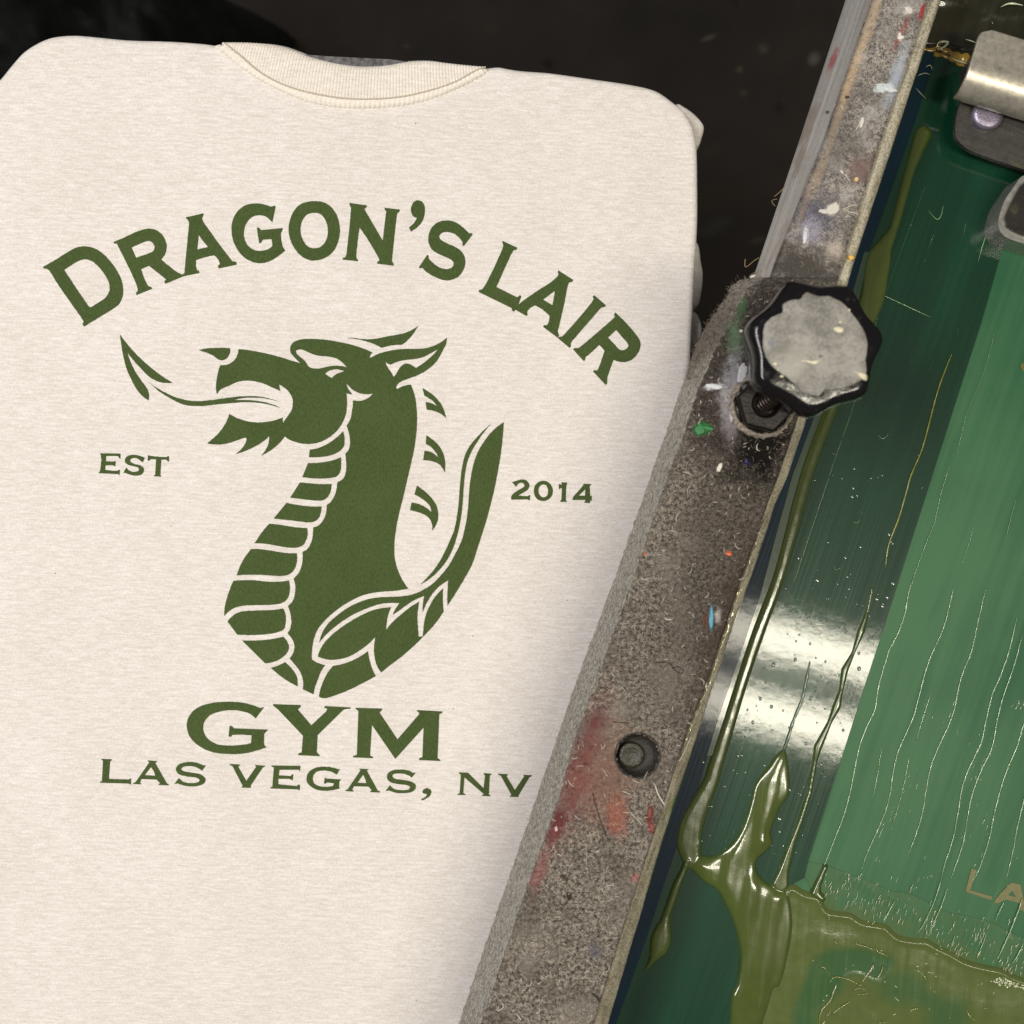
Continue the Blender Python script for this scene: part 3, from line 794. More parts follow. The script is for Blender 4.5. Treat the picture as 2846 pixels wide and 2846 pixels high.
gl = [(700,2402,2418),(1000,2318,2345),(1200,2248,2282),(1321,2203,2232),(1487,2157,2180),(1648,2115,2145),(1800,2064,2088),(2000,1995,2014),(2100,1965,1985)]
quadsheet("tape_edge", [(a, y) for y, a, b in gl] + [(b, y) for y, a, b in reversed(gl)], ZM + 0.0013, M_clear, screen, 0.0004)
# dark wrinkled tape in the far corner
M_corner = tape_mat("dark_olive_tape", (0.010, 0.011, 0.006), (0.030, 0.028, 0.014), 0.22)
NXg, NYg = 90, 60
V, F = [], []
for j in range(NYg):
    for i in range(NXg):
        u, v_ = i/(NXg-1), j/(NYg-1)
        y = -180 + 330*v_ + 40*u
        x = (XR2(y) - 20) * (1-u) + 3080*u
        q = W(x, y, ZM + 0.002)
        q.z += 0.0014*mnoise.noise(Vector((x*0.012, y*0.022, 0))) + 0.0004*abs(mnoise.noise(Vector((x*0.04, y*0.04, 3)))) + 0.0012*(1-v_)
        if v_ > 0.93: q.z = ZM + 0.0009
        V.append(q)
for j in range(NYg-1):
    for i in range(NXg-1):
        F.append((j*NXg+i, (j+1)*NXg+i, (j+1)*NXg+i+1, j*NXg+i+1))
mesh_obj("corner_tape", V, F, M_corner, screen, True)

# stencil lettering, olive where the ink sits in the open mesh
M_sten = simple("open_stencil_olive", srgb(90, 88, 30), 0.4, vary=0.15, vscale=300)
Z7 = lambda s: pts(2246, 2246, 3.22, s)
filled("stencil_letter", [spline(Z7("1462,540* 1508,558* 1452,735* 1650,792* 1636,822* 1408,748*"), 6)], ZM + 0.0005, M_sten, screen, 0.0004)
filled("stencil_letter", [spline(Z7("1655,850* 1690,800* 1815,665* 1900,685* 1935,850* 1990,900* 1965,935* 1880,905* 1890,850* 1770,818* 1700,850*"), 6), spline(Z7("1825,738* 1858,795* 1790,778*"), 6)], ZM + 0.0005, M_sten, screen, 0.0004)
filled("stencil_mark", [spline(pts(0,0,1,"2836,1014 2850,1008* 2880,1026* 2860,1034* 2842,1030"), 6)], ZM + 0.0005, M_sten, screen, 0.0004)
filled("stencil_mark", [spline(Z7("650,1805* 1035,1815* 1030,2010* 630,2005*"), 6)], ZM + 0.0005, M_sten, screen, 0.0004)

# ------------------------------------------------------------------ wet ink on the screen
def ink_mat(name, thick, thin, use_attr=True, rough=0.16, bmp=0.05, coat=0.6, spec=0.6):
    m = NM(name)
    n = m.noise(160, 4, 0.6); n2 = m.noise(26, 3, 0.6)
    c = m.mix(m.ramp(n, 0.3, 0.7, 0.0, 0.35), thick, tuple(x*0.7 for x in thick))
    if use_attr:
        a = m.new("ShaderNodeAttribute", attribute_name="film")
        c = m.mix(a.outputs["Fac"], thin, c)
    drag = m.noise(1, 4, 0.65, m.mapping(rot=-BA - 0.25, scale=(14, 260, 100)))
    dull = m.ramp(m.math('ADD', m.math('MULTIPLY', n2, 0.5), m.math('MULTIPLY', drag, 0.5)), 0.42, 0.60)
    m.set(Base_Color=m.mix(m.ramp(drag, 0.45, 0.7, 0, 0.15), c, tuple(x*1.2 for x in thick)), Roughness=m.ramp(dull, 0, 1, rough, rough + 0.10, False), Specular_IOR_Level=spec)
    m.put(m.b.inputs["Coat Weight"], m.ramp(dull, 0, 1, coat, coat*0.55, False))
    m.put(m.b.inputs["Coat Roughness"], 0.06)
    nb = m.bump(m.math('ADD', m.math('MULTIPLY', n, 0.7), m.math('MULTIPLY', m.noise(700, 3, 0.6), 0.3)), bmp, 0.0012, m.bump(drag, 0.06, 0.0012))
    m.set(Normal=nb)
    m.put(m.b.inputs["Coat Normal"], nb)
    return m.m
OLIVE = srgb(94, 98, 34)
M_ink = ink_mat("wet_olive_ink", srgb(72, 84, 30), (0.026, 0.066, 0.022))
M_film = ink_mat("thin_olive_ink_film", srgb(86, 98, 52), srgb(54, 88, 54), rough=0.14, coat=0.45, spec=0.3, bmp=0.10)

def sdf_poly(P, X, Y):
    P = np.array(P, float)
    d2 = np.full(X.shape, 1e18); ins = np.zeros(X.shape, bool)
    n = len(P)
    for i in range(n):
        a, b = P[i], P[(i+1) % n]
        e = b - a
        L = e @ e + 1e-12
        t = np.clip(((X - a[0])*e[0] + (Y - a[1])*e[1]) / L, 0, 1)
        dx, dy = X - a[0] - t*e[0], Y - a[1] - t*e[1]
        d2 = np.minimum(d2, dx*dx + dy*dy)
        c = ((a[1] > Y) != (b[1] > Y))
        with np.errstate(divide='ignore', invalid='ignore'):
            xi = e[0]*(Y - a[1])/(e[1] if abs(e[1]) > 1e-12 else 1e-12) + a[0]
        ins ^= c & (X < xi)
    d = np.sqrt(d2)
    return np.where(ins, d, -d)

def sdf_stroke(path, X, Y):
    """path of (x, y, half width)"""
    best = np.full(X.shape, -1e9)
    for (x0, y0, r0), (x1, y1, r1) in zip(path[:-1], path[1:]):
        ex, ey = x1-x0, y1-y0
        t = np.clip(((X-x0)*ex + (Y-y0)*ey)/(ex*ex+ey*ey+1e-9), 0, 1)
        d = np.hypot(X-x0-t*ex, Y-y0-t*ey)
        best = np.maximum(best, r0 + (r1-r0)*t - d)
    return best

def smooth_noise(X, Y, f, seed=0):
    r = np.random.default_rng(seed)
    out = np.zeros(X.shape)
    for k in range(9):
        a = r.uniform(0, 2*math.pi); ff = f*r.uniform(0.5, 1.6); ph = r.uniform(0, 6.28)
        out += np.sin((X*math.cos(a) + Y*math.sin(a))*ff + ph)
    return out/9

def heightfield(name, x0, x1, y0, y1, step, hfun, zbase, mat, parent, attr=None, cut=-9.0):
    xs_ = np.arange(x0, x1, step); ys_ = np.arange(y0, y1, step)
    X, Y = np.meshgrid(xs_, ys_)
    d, hz, at = hfun(X, Y)
    keep = d > cut
    k = S*(H - zbase)/H
    WX, WY = (X-CX)*k, (CY-Y)*k
    ny, nx = X.shape
    idx = -np.ones(X.shape, int)
    q = keep[:-1, :-1] & keep[1:, :-1] & keep[:-1, 1:] & keep[1:, 1:]
    used = np.zeros(X.shape, bool)
    used[:-1, :-1] |= q; used[1:, :-1] |= q; used[:-1, 1:] |= q; used[1:, 1:] |= q
    idx[used] = np.arange(used.sum())
    V = np.stack([WX[used], WY[used], zbase + hz[used]], 1)
    jj, ii = np.nonzero(q)
    F = np.stack([idx[jj, ii], idx[jj+1, ii], idx[jj+1, ii+1], idx[jj, ii+1]], 1)
    o = mesh_obj(name, V.tolist(), F.tolist(), mat, parent, True)
    if at is not None:
        a = o.data.attributes.new("film", 'FLOAT', 'POINT')
        a.data.foreach_set("value", at[used].astype(np.float32))
    return o

ink = thing("wet_ink", W(2100, 2500, ZM), "glossy olive green ink pooled and dripping on the screen", "ink")
Z6 = lambda s: pts(1650, 2046, 2.415, s)
Z5 = lambda s: pts(2000, 1600, 2.284, s)
main_poly = spline(Z6("1280,90* 1298,170 1308,260 1305,390 1255,470 1215,560 1185,650 1195,720 1150,775 1095,830 1090,900 1150,980 1210,1012 1290,1040 1320,1120 1330,1300 1300,1480 1245,1680 1210,1690 1180,1780 1130,1932 1090,2100* 860,2100* 915,1932 930,1750 970,1650 990,1500 975,1380 940,1240 880,1120 830,1030 740,970 660,890 635,840 690,800 820,805 930,720 985,640 1020,560 1060,430 1090,320 1180,200 1230,130"), 8)
beads = [(p[0], p[1]) for p in Z5("970,85 940,230 900,350 850,490 795,600 770,740 745,830 700,930 625,1090 605,1180 570,1380 520,1540 460,1700 405,1880 385,1960")]
bead_r = [2, 2.2, 8, 3, 8, 4, 10, 4.5, 10, 4.5, 5, 6, 8, 14, 22]
streak = [(p[0], p[1]) for p in spline(pts(0,0,1,"2566,372 2532,465 2507,553 2483,637 2444,715 2424,832 2385,930 2340,1050 2301,1155 2251,1292 2218,1404 2204,1462 2163,1607 2109,1752 2067,1876 2022,2021 1984,2145 1977,2170 1948,2232 1922,2294 1915,2344 1924,2392"), 18, closed=False)]
sw_y = [372,465,553,637,680,720,832,930,1050,1155,1292,1462,1607,1752,1876,2021,2170,2232,2294,2344,2392]
sw_r = [22,13,12,11,20,34,32,26,18,17,18,18,16,17,16,17,19,25,32,34,24]
streak_r = [(x, y, float(np.interp(y, sw_y, sw_r))) for x, y in streak]
tail_r = [(1912,2390,10),(1900,2420,8),(1882,2460,11),(1853,2543,11),(1849,2562,14),(1844,2582,21),(1840,2600,26),(1837,2616,28),(1832,2634,25),(1824,2650,18),(1813,2668,9),(1797,2692,3)]
branch_r = [(p[0], p[1], r) for p, r in zip(Z6("1555,880 1530,940 1505,1000 1490,1060 1530,1090"), (5, 6, 8, 12, 9))]
def ink_h(X, Y):
    wx = 3.0*smooth_noise(X, Y, 0.035, 3); wy = 3.0*smooth_noise(X, Y, 0.04, 4)
    d1 = sdf_poly(main_poly, X + wx*0.5, Y + wy*0.5)
    d2 = sdf_stroke([(x, y, r) for (x, y), r in zip(beads, bead_r)], X, Y)
    d3 = sdf_stroke(streak_r, X, Y)
    d4 = sdf_stroke(tail_r, X, Y)
    d5 = sdf_stroke(branch_r, X, Y)
    def dome(d, w, h):
        t = np.clip(d/w, 0, 1)
        return h*np.sqrt(np.clip(1 - (1-t)**2, 0, 1))
    h = dome(d1, 40, 0.0019)
    h += np.where(d1 > 0, np.clip(d1/30, 0, 1), 0)*0.0006*smooth_noise(X, Y, 0.022, 5)
    # long folds down the flow
    h += np.clip(d1/25, 0, 1)*0.00045*np.sin((X + 0.18*Y)*0.085 + 2*smooth_noise(X, Y, 0.012, 8))
    for d, w, hh in ((d2, 9, 0.0013), (d3, 19, 0.0013), (d4, 22, 0.0022), (d5, 9, 0.0011)):
        h = np.maximum(h, dome(d, w, hh))
    dd = np.maximum.reduce([d1, d2, d3, d4, d5])
    h = np.where(dd < 0, dd*0.00025, h) + np.where(dd > 0, 0.00005*smooth_noise(X, Y, 0.11, 6)*np.clip(dd/10, 0, 1), 0)
    at = np.clip(0.55 + dd/22, 0, 1)
    return dd, h, at
heightfield("ink_pool", 1760, 2680, 330, 3020, 3.0, ink_h, ZM + 0.0012, M_ink, ink)

shelf = [(100,790),(160,900),(280,930),(380,945),(480,1010),(600,1035),(700,1055),(800,1140),(950,1172),(1060,1180),(1150,1230),(1270,1285),(1420,1365),(1600,1410),(1730,1440),(1850,1500),(1932,1530),(2500,1700),(2500,2400),(-700,2400),(-560,1932),(-480,1500),(-300,900),(-160,700),(-20,760)]
film_poly = spline([(2246 + x/3.22, 2246 + y/3.22, False) for x, y in shelf], 10)
window = spline([(2246 + x/3.22, 2246 + y/3.22, False) for x, y in [(-20,1500),(60,1350),(150,1285),(280,1258),(480,1255),(640,1300),(760,1350),(720,1480),(640,1560),(420,1480),(330,1520),(280,1640),(120,1780),(60,2000),(-80,2050),(-120,1800)]], 10)
patch2 = spline([(2246 + x/3.22, 2246 + y/3.22, False) for x, y in [(680,1480),(1000,1500),(1120,1650),(1400,1750),(1380,2000),(1050,2050),(1040,1800),(700,1700)]], 10)
upper = spline([(2246 + x/3.22, 2246 + y/3.22, False) for x, y in [(-10,480),(160,510),(470,610),(720,730),(900,760),(1300,930),(1620,1010),(1932,1160),(2300,1260),(2300,1700),(1900,1560),(1400,1380),(1100,1210),(800,1160),(480,1030),(160,920),(60,780),(-30,620)]], 10)
def film_h(X, Y):
    w_ = 4*smooth_noise(X, Y, 0.03, 11)
    d = sdf_poly(film_poly, X + w_, Y + w_)
    dw = sdf_poly(window, X + 2*w_, Y)
    dp = sdf_poly(patch2, X + 3*w_, Y)
    thin = np.maximum(np.clip(dw/26 + 0.5, 0, 1), 0.8*np.clip(dp/44 + 0.5, 0, 1))
    thin = np.maximum(thin, np.clip(1.6*smooth_noise(X, Y, 0.014, 12) - 0.35, 0, 0.6))
    edge = np.exp(-((d - 11)/8.0)**2)
    h = np.where(d > 0, 0.0004*np.clip(d/8, 0, 1) + 0.0008*edge, d*0.0002)
    rim = np.exp(-((dw)/7.0)**2)
    h += np.where(d > 0, (-0.00016*thin + 0.00006*rim + 0.00045*smooth_noise(X, Y, 0.035, 13) + 0.00005*smooth_noise(X, Y, 0.16, 14)*np.clip(1-thin, 0.2, 1)), 0)
    at = 1 - thin*0.9
    at = np.clip(at - 0.5*np.clip(1 - np.abs(d-20)/14, 0, 1)*0, 0, 1)
    return d, h, at
heightfield("ink_film", 2010, 3000, 2440, 3020, 3.0, film_h, ZM + 0.0009, M_film, ink)
# the half dry smear above the shelf
M_smear = ink_mat("drying_ink_smear", srgb(68, 92, 48), srgb(50, 94, 58), rough=0.42, bmp=0.03, coat=0.05, spec=0.25)
def smear_h(X, Y):
    d = sdf_poly(upper, X + 5*smooth_noise(X, Y, 0.05, 21), Y + 5*smooth_noise(X, Y, 0.06, 22))
    tick = np.sin((X + 0.32*Y)*0.42 + 3*smooth_noise(X, Y, 0.03, 23))
    tick = np.clip(tick - 0.55, 0, 1) * np.clip(smooth_noise(X, Y, 0.09, 24)*3, 0, 1)
    h = np.where(d > 0, 0.00006 + 0.0007*tick*np.clip(d/8, 0, 1), d*0.0001)
    hol = np.clip(smooth_noise(X, Y, 0.07, 26)*3.0 - 0.15, 0, 1)
    at = np.clip(0.25 + 0.75*np.clip((Y - (2440 + 0.40*(X-2246)))/60, 0, 1) - 0.8*hol, 0, 1)
    return d, h, at
heightfield("ink_smear", 2225, 2990, 2380, 2800, 3.0, smear_h, ZM + 0.0003, M_smear, ink, cut=0.5)

# thin strings of ink and stretch lines
M_str = simple("stretched_ink_string", srgb(124, 154, 112), 0.14, spec=1.0)
M_strd = simple("olive_ink_string", srgb(120, 124, 48), 0.2, spec=0.7)
def string(path, r, mat, z=ZM + 0.0004, flat=0.8, jit=0.6, name="ink_string_and_glint"):
    p = spline([(a, b, False) for a, b in path], 9, closed=False)
    P, Rr = [], []
    n = len(p)
    for i, (x, y) in enumerate(p):
        e = min(i, n-1-i)/4.0
        P.append(W(x + jit*random.gauss(0, 0.5), y, z + 0.00012*random.random()))
        Rr.append(r*(0.25 + 0.75*min(1, e))*(0.75 + 0.5*random.random()))
    b = Build(); b.add(tube_data(P, Rr, 6, flat))
    return b.obj(name, mat, ink)
zz = lambda s: [(p[0], p[1]) for p in Z5(s)]
z7 = lambda s: [(p[0], p[1]) for p in Z7(s)]
z8 = lambda s: [(p[0], p[1]) for p in pts(2246, 900, 2.415, s)]
for s_, r in (("1215,50 1200,110 1180,230 1140,350 1080,470 1050,560 1010,700 985,850 930,970 890,1080 860,1220 830,1370 790,1520 740,1650 690,1780 660,1850 620,1960", 0.00030),
           ("1490,60 1440,270 1410,360 1360,470 1310,600 1270,750 1230,900 1180,1010 1130,1130 1100,1260 1080,1400 1040,1530 970,1690 930,1780 900,1870", 0.00028),
           ("1350,720 1280,940 1250,1050", 0.00018),
           ("1690,80 1640,300 1600,480 1550,600 1520,700 1490,850 1450,960 1380,1110 1340,1220 1310,1370 1285,1520 1240,1660 1185,1800", 0.00026),
           ("1890,250 1840,470 1790,620 1730,760 1690,930 1660,1060 1580,1230 1540,1350 1510,1530 1480,1680 1430,1830 1405,1932", 0.00030),
           ("1925,370 1860,600 1800,770 1760,930 1730,1090 1660,1240 1610,1370 1580,1500 1550,1680 1500,1840 1465,1932", 0.00028),
           ("1960,880 1932,940 1890,1080 1830,1220 1780,1370 1740,1530 1710,1680 1640,1880 1600,1950", 0.00028),
           ("1960,1330 1932,1430 1890,1600 1860,1760 1820,1932", 0.00028),
           ("1030,1080 1000,1280 965,1430", 0.00016), ("1205,1130 1170,1330 1090,1610", 0.00016)):
    string(zz(s_), r, M_str)
for s_, r in (("1190,640 1150,780 1080,950 980,1130", 0.0003), ("1250,700 1200,860 1130,1020 1070,1160", 0.0003),
           ("1760,830 1720,910 1670,1020", 0.0003), ("1915,800 1890,900 1790,1150 1690,1360", 0.0004), ("1932,1200 1870,1330 1815,1400", 0.0004),
           ("780,820 730,920 670,1025", 0.0004), ("1600,1100 1570,1200 1510,1330", 0.0003), ("1320,1130 1295,1200 1270,1270", 0.0003), ("1440,740 1400,880", 0.0002)):
    string(z7(s_), r, M_str, ZM + 0.0011)
for s_, r in (("965,200 880,420 830,600 765,840 690,1020 660,1130 610,1300 540,1490 520,1640", 0.00045), ("430,1790 410,1920", 0.0004)):
    string(z8(s_), r, M_strd, ZM + 0.0011, jit=0.3)
for s_, r in (("480,-100 300,560 190,880 70,1240 -100,1750", 0.00016), ("780,20 735,130", 0.00012), ("700,240 670,300", 0.00016), ("600,545 562,660", 0.0002), ("850,230 812,320", 0.00014), ("1010,30 975,160", 0.00016),
           ("1250,60 1180,330 1080,560 1040,700 1000,880", 0.00016), ("950,950 885,1170 850,1330 790,1480 735,1630 680,1800 650,1932", 0.00022), ("1310,750 1255,910", 0.00014), ("1130,1270 1085,1460 1030,1620", 0.00016), ("1400,1170 1360,1310 1320,1480", 0.00016), ("1180,200 1120,420", 0.00014)):
    string(z8(s_), r*0.75, M_str, ZM + 0.0006)
z1 = lambda s: [(p[0], p[1]) for p in pts(1900, 0, 2.042, s)]
for s_, r in (("1390,1195 1445,1245 1475,1165", 0.00025), ("1390,1410 1420,1330", 0.00022), ("1670,1490 1715,1340 1760,1240", 0.00028), ("1100,1660 1250,1730 1400,1800", 0.00022), ("1370,1060 1150,1650", 0.00012), ("1365,1490 1370,1470", 0.0002), ("1600,1270 1590,1330", 0.0002)):
    string(z1(s_), r, M_str, ZM + 0.0011)
# small curls of lint and the tear's thread
for s_ in ("575,545 540,720 520,800 470,920 430,1050 400,1130",):
    string(zz(s_), 0.0007, M_ink, ZM + 0.0013, jit=0.2)
for s_ in ("470,745 485,765 505,770 540,740", "345,1255 365,1275", "300,1330 330,1335 348,1320", "172,1620 185,1650 225,1635", "390,1065 430,1035"):
    string(z8(s_), 0.00022, M_str, ZM + 0.0012, name="lint_curl")

# bubbles and droplets standing on the tape
M_bub = simple("clear_droplet", (0.05, 0.09, 0.06), 0.08, spec=0.9, coat=1.0)
b = Build()
for _ in range(230):
    y = random.uniform(1250, 2380)
    u = random.random()
    xl = XR2(y) + 40; xr_ = float(np.interp(y, [600,900,1700,2397], [2812,2726,2470,2245])) - 8
    x = xl + (xr_-xl)*u
    if y < 1600 and random.random() < 0.6: continue
    r = abs(random.gauss(0, 1))*0.00045 + 0.0003
    c = W(x, y, ZM + 0.0007)
    prof = [(1.0, -0.0001), (0.92, 0.22*r), (0.7, 0.42*r), (0.35, 0.52*r)]
    V, F = [], []
    n = 8
    for s2, z in prof:
        for k in range(n):
            a = 2*math.pi*k/n
            V.append(c + Vector((math.cos(a)*r*s2, math.sin(a)*r*s2*1.2, z)))
    for i in range(3):
        for k in range(n):
            F.append((i*n+k, i*n+(k+1) % n, (i+1)*n+(k+1) % n, (i+1)*n+k))
    F.append(tuple(range(3*n, 4*n)))
    b.add((V, F))
dr = b.obj("droplets", M_bub, ink); dr["kind"] = "stuff"
# gold ridge of old ink below the corner tape
M_gold = simple("old_yellow_ink", srgb(150, 120, 44), 0.18, spec=0.7, vary=0.3, vscale=250)
for path, rr in ((z1("1390,205 1500,290 1600,330 1700,370 1850,420 1932,450"), 0.0028), (z1("1420,300 1520,330 1640,390 1760,440"), 0.0018), (z1("1330,260 1420,280 1500,245"), 0.0014)):
    p = spline([(a, b2, False) for a, b2 in path], 8, closed=False)
    bb = Build()
    bb.add(tube_data([W(x, y + 3*random.random(), ZM + 0.0008) for x, y in p], [rr*(0.5 + 0.8*random.random()) for _ in p], 8, 0.45))
    bb.obj("dried_ink_ridge", M_gold, ink)

# ------------------------------------------------------------------ lint-caked clamp bar
XSB = tab((770,2120),(778,2058),(793,2033),(824,2021),(877,1984),(917,1956),(967,1931),(1044,1905),(1135,1874),(1230,1841),(1321,1808),(1400,1782),(1632,1699),(1798,1637),(1889,1603),(2046,1550),(2170,1506),(2352,1444),(2460,1407),(2576,1366),(2696,1324),(2846,1275),(3040,1208))
XTB = tab((770,2135),(800,2080),(877,2040),(969,1990),(1073,1945),(1238,1890),(1363,1842),(1632,1752),(1889,1658),(2046,1600),(2212,1556),(2419,1482),(2659,1399),(2846,1337),(3040,1272))
bar = thing("clamp_bar", W(1800, 1700, ZM), "grey clamp bar caked in lint and paint lying along the screen frame", "clamp")

def bar_mat():
    m = NM("lint_caked_bar")
    n1 = m.noise(1500, 4, 0.7); n2 = m.noise(500, 5, 0.7); n3 = m.noise(60, 4, 0.6); n4 = m.noise(3200, 2, 0.5)
    f = m.math('ADD', m.math('MULTIPLY', n1, 0.45), m.math('MULTIPLY', n2, 0.45))
    f = m.math('ADD', f, m.math('MULTIPLY', n4, 0.1))
    c = m.mix(m.ramp(f, 0.42, 0.60), srgb(54, 48, 43), srgb(182, 172, 160))
    c = m.mix(m.ramp(n3, 0.44, 0.64, 0, 0.55), c, srgb(88, 80, 74))
    c = m.mix(m.ramp(m.noise(22, 4, 0.6), 0.50, 0.68, 0, 0.45), c, srgb(156, 148, 138))
    st = lambda *a, **k: m.stain(c, a[0], a[1], ZB, *a[2:], **k)
    # darker matted end round the knob
    c = st(2070, 1420, 170, 640, -20, srgb(56, 48, 42), strength=0.62, nscale=60, fine=1.8)
    c = st(2090, 1000, 170, 300, -20, srgb(50, 44, 40), strength=0.75, nscale=90)
    c = st(2115, 1240, 110, 130, -20, srgb(16, 14, 12), strength=0.96, nscale=120)
    c = st(1990, 1160, 90, 150, -20, srgb(58, 48, 48), strength=0.7, nscale=150)
    c = st(2010, 1750, 50, 300, -20, srgb(66, 52, 45), strength=0.6, nscale=150)
    # the green, white and violet smears by the knob
    c = st(2060, 850, 16, 45, -5, srgb(84, 122, 84), strength=0.75, nscale=420)
    c = st(2040, 940, 22, 60, 5, srgb(120, 146, 112), strength=0.75, nscale=420)
    c = st(2035, 1075, 36, 105, -8, srgb(176, 173, 178), strength=0.8, nscale=300, namp=1.1)
    c = st(1985, 1075, 30, 9, 8, srgb(210, 212, 216), strength=0.95, nscale=420)
    c = st(2030, 1165, 22, 70, 0, srgb(150, 145, 150), strength=0.6, nscale=420)
    c = st(1952, 1192, 26, 18, 20, srgb(42, 122, 62), strength=1.0, nscale=520, namp=0.9)
    c = st(2075, 1285, 10, 10, 0, srgb(40, 30, 90), strength=0.8, nscale=500)
    # blue tick, red and rose stains
    c = st(1977, 1718, 7, 34, 0, srgb(88, 150, 172), strength=1.0, namp=0.25)
    c = st(1960, 1722, 10, 22, 0, srgb(110, 64, 50), strength=0.7)
    c = st(1995, 1712, 10, 22, 0, srgb(196, 188, 184), strength=0.7)
    c = st(1632, 2080, 40, 170, -20, srgb(112, 50, 56), strength=0.75, nscale=160, soft=1.0)
    c = st(1590, 2220, 42, 150, -20, srgb(122, 62, 66), strength=0.7, nscale=160, soft=1.0)
    c = st(1556, 2275, 18, 24, -20, srgb(84, 34, 44), strength=0.8, nscale=200)
    c = st(1545, 2310, 22, 50, -20, srgb(116, 52, 58), strength=0.7, nscale=200)
    c = st(1500, 2420, 22, 70, -20, srgb(150, 92, 92), strength=0.6, nscale=200)
    c = st(1680, 2160, 90, 150, -15, srgb(150, 104, 88), strength=0.55, nscale=120, soft=0.8)
    c = st(1715, 2270, 34, 60, 0, srgb(168, 96, 78), strength=0.65, nscale=200)
    c = st(1806, 2275, 11, 40, -3, srgb(124, 50, 40), strength=0.8, nscale=300)
    c = st(1765, 2440, 12, 14, 0, srgb(190, 110, 110), strength=0.7)
    c = st(1750, 2110, 95, 95, 0, srgb(120, 100, 88), strength=0.4, nscale=120)
    c = st(1655, 2645, 20, 26, 0, srgb(90, 86, 104), strength=0.6)
    c = st(2025, 1537, 9, 6, 0, srgb(220, 110, 70), strength=1.0, namp=0.3)
    c = st(1792, 1540, 4, 5, 0, srgb(220, 110, 70), strength=1.0, namp=0.3)
    c = st(1583, 2492, 9, 12, 0, srgb(40, 34, 30), strength=0.9, namp=0.4)
    c = st(1570, 2440, 12, 8, 0, srgb(50, 42, 38), strength=0.8, namp=0.6)
    # small pits
    vd = m.vor(240)
    c = m.mix(m.ramp(vd, 0.03, 0.10, 0.7, 0), c, srgb(36, 31, 28))
    m.set(Base_Color=c, Roughness=0.95, Specular_IOR_Level=0.15)
    m.set(Normal=m.bump(f, 1.0, 0.0018))
    return m.m
def bar_side_mat():
    m = NM("lit_bar_side")
    n1 = m.noise(1300, 4, 0.7); n2 = m.noise(380, 5, 0.7)
    f = m.math('ADD', m.math('MULTIPLY', n1, 0.55), m.math('MULTIPLY', n2, 0.45))
    c = m.mix(m.ramp(f, 0.41, 0.60), srgb(106, 100, 92), srgb(222, 217, 207))  # lighter than the top: light from the left put into the colour
    vd = m.vor(160)
    c = m.mix(m.ramp(vd, 0.03, 0.12, 0.8, 0), c, srgb(58, 50, 46))
    c = m.stain(c, 1990, 900, ZB, 60, 140, -30, srgb(96, 86, 76), strength=0.7, nscale=150)
    m.set(Base_Color=c, Roughness=0.95, Specular_IOR_Level=0.15)
    m.set(Normal=m.bump(f, 1.0, 0.0018))
    return m.m
M_bar, M_bside = bar_mat(), bar_side_mat()
NY = 460
ys = np.concatenate([np.linspace(771, 1000, 70), np.linspace(1004, 3030, NY - 70)])
V, F, MI = [], [], []
for i, y in enumerate(ys):
    xs, xt, r1 = XSB(y), XTB(y), XR1(y)
    endk = math.sqrt(max(0.0, min(1.0, (y - 771)/28.0)))       # the end rolls down
    fz = max(0.0, 1 - abs(y - 900)/240)
    p = []
    zlo = ZM + 0.003
    for k in range(9):
        u = k/8
        p.append((xs + (xt - xs)*0.86*u**1.15, zlo + (ZB - 0.005 - zlo)*u, 1))
    for k in range(1, 5):
        a = k/4*math.pi/2
        p.append((xs + (xt - xs)*(0.86 + 0.14*math.sin(a)) , ZB - 0.005 + 0.005*math.sin(a)*(1.0), 0 if k > 2 else 1))
    for k in range(1, 41):
        p.append((xt + (r1 - xt)*k/40*0.985, ZB, 0))
    p.append((r1 - 0.5, ZB - 0.0012, 0)); p.append((r1 + 0.5, ZB - 0.004, 0)); p.append((r1 - 2, ZF - 0.004, 0))
    pn = len(p)
    for j, (x, z, mi) in enumerate(p):
        if z > zlo + 0.001:
            z2 = ZF + (z - ZF)*endk if z > ZF else z
        else:
            z2 = z
        q = W(x, y, z2)
        amp = 0.0007 + 0.0016*fz
        d = mnoise.noise(Vector((q.x*260, q.y*260, q.z*260)))*amp*0.6 + mnoise.noise(Vector((q.x*900, q.y*900, q.z*900)))*amp*0.6
        if mi == 0 and 12 < j < pn - 3:
            q.z += d*0.8
        elif mi == 1 or j <= 12:
            q.x += d*1.0; q.z += d*0.3
        else:
            q.x += 0.3*d
        V.append(q)
    if i:
        for j in range(pn - 1):
            F.append(((i-1)*pn + j, i*pn + j, i*pn + j + 1, (i-1)*pn + j + 1))
            MI.append(p[j][2])
# end cap
F.append(tuple(range(pn))); MI.append(1)
bar_me = mesh_obj("bar", V, F, [M_bar, M_bside], bar, True, MI)
bm = bmesh.new(); bm.from_mesh(bar_me.data)
bmesh.ops.recalc_face_normals(bm, faces=bm.faces[:])
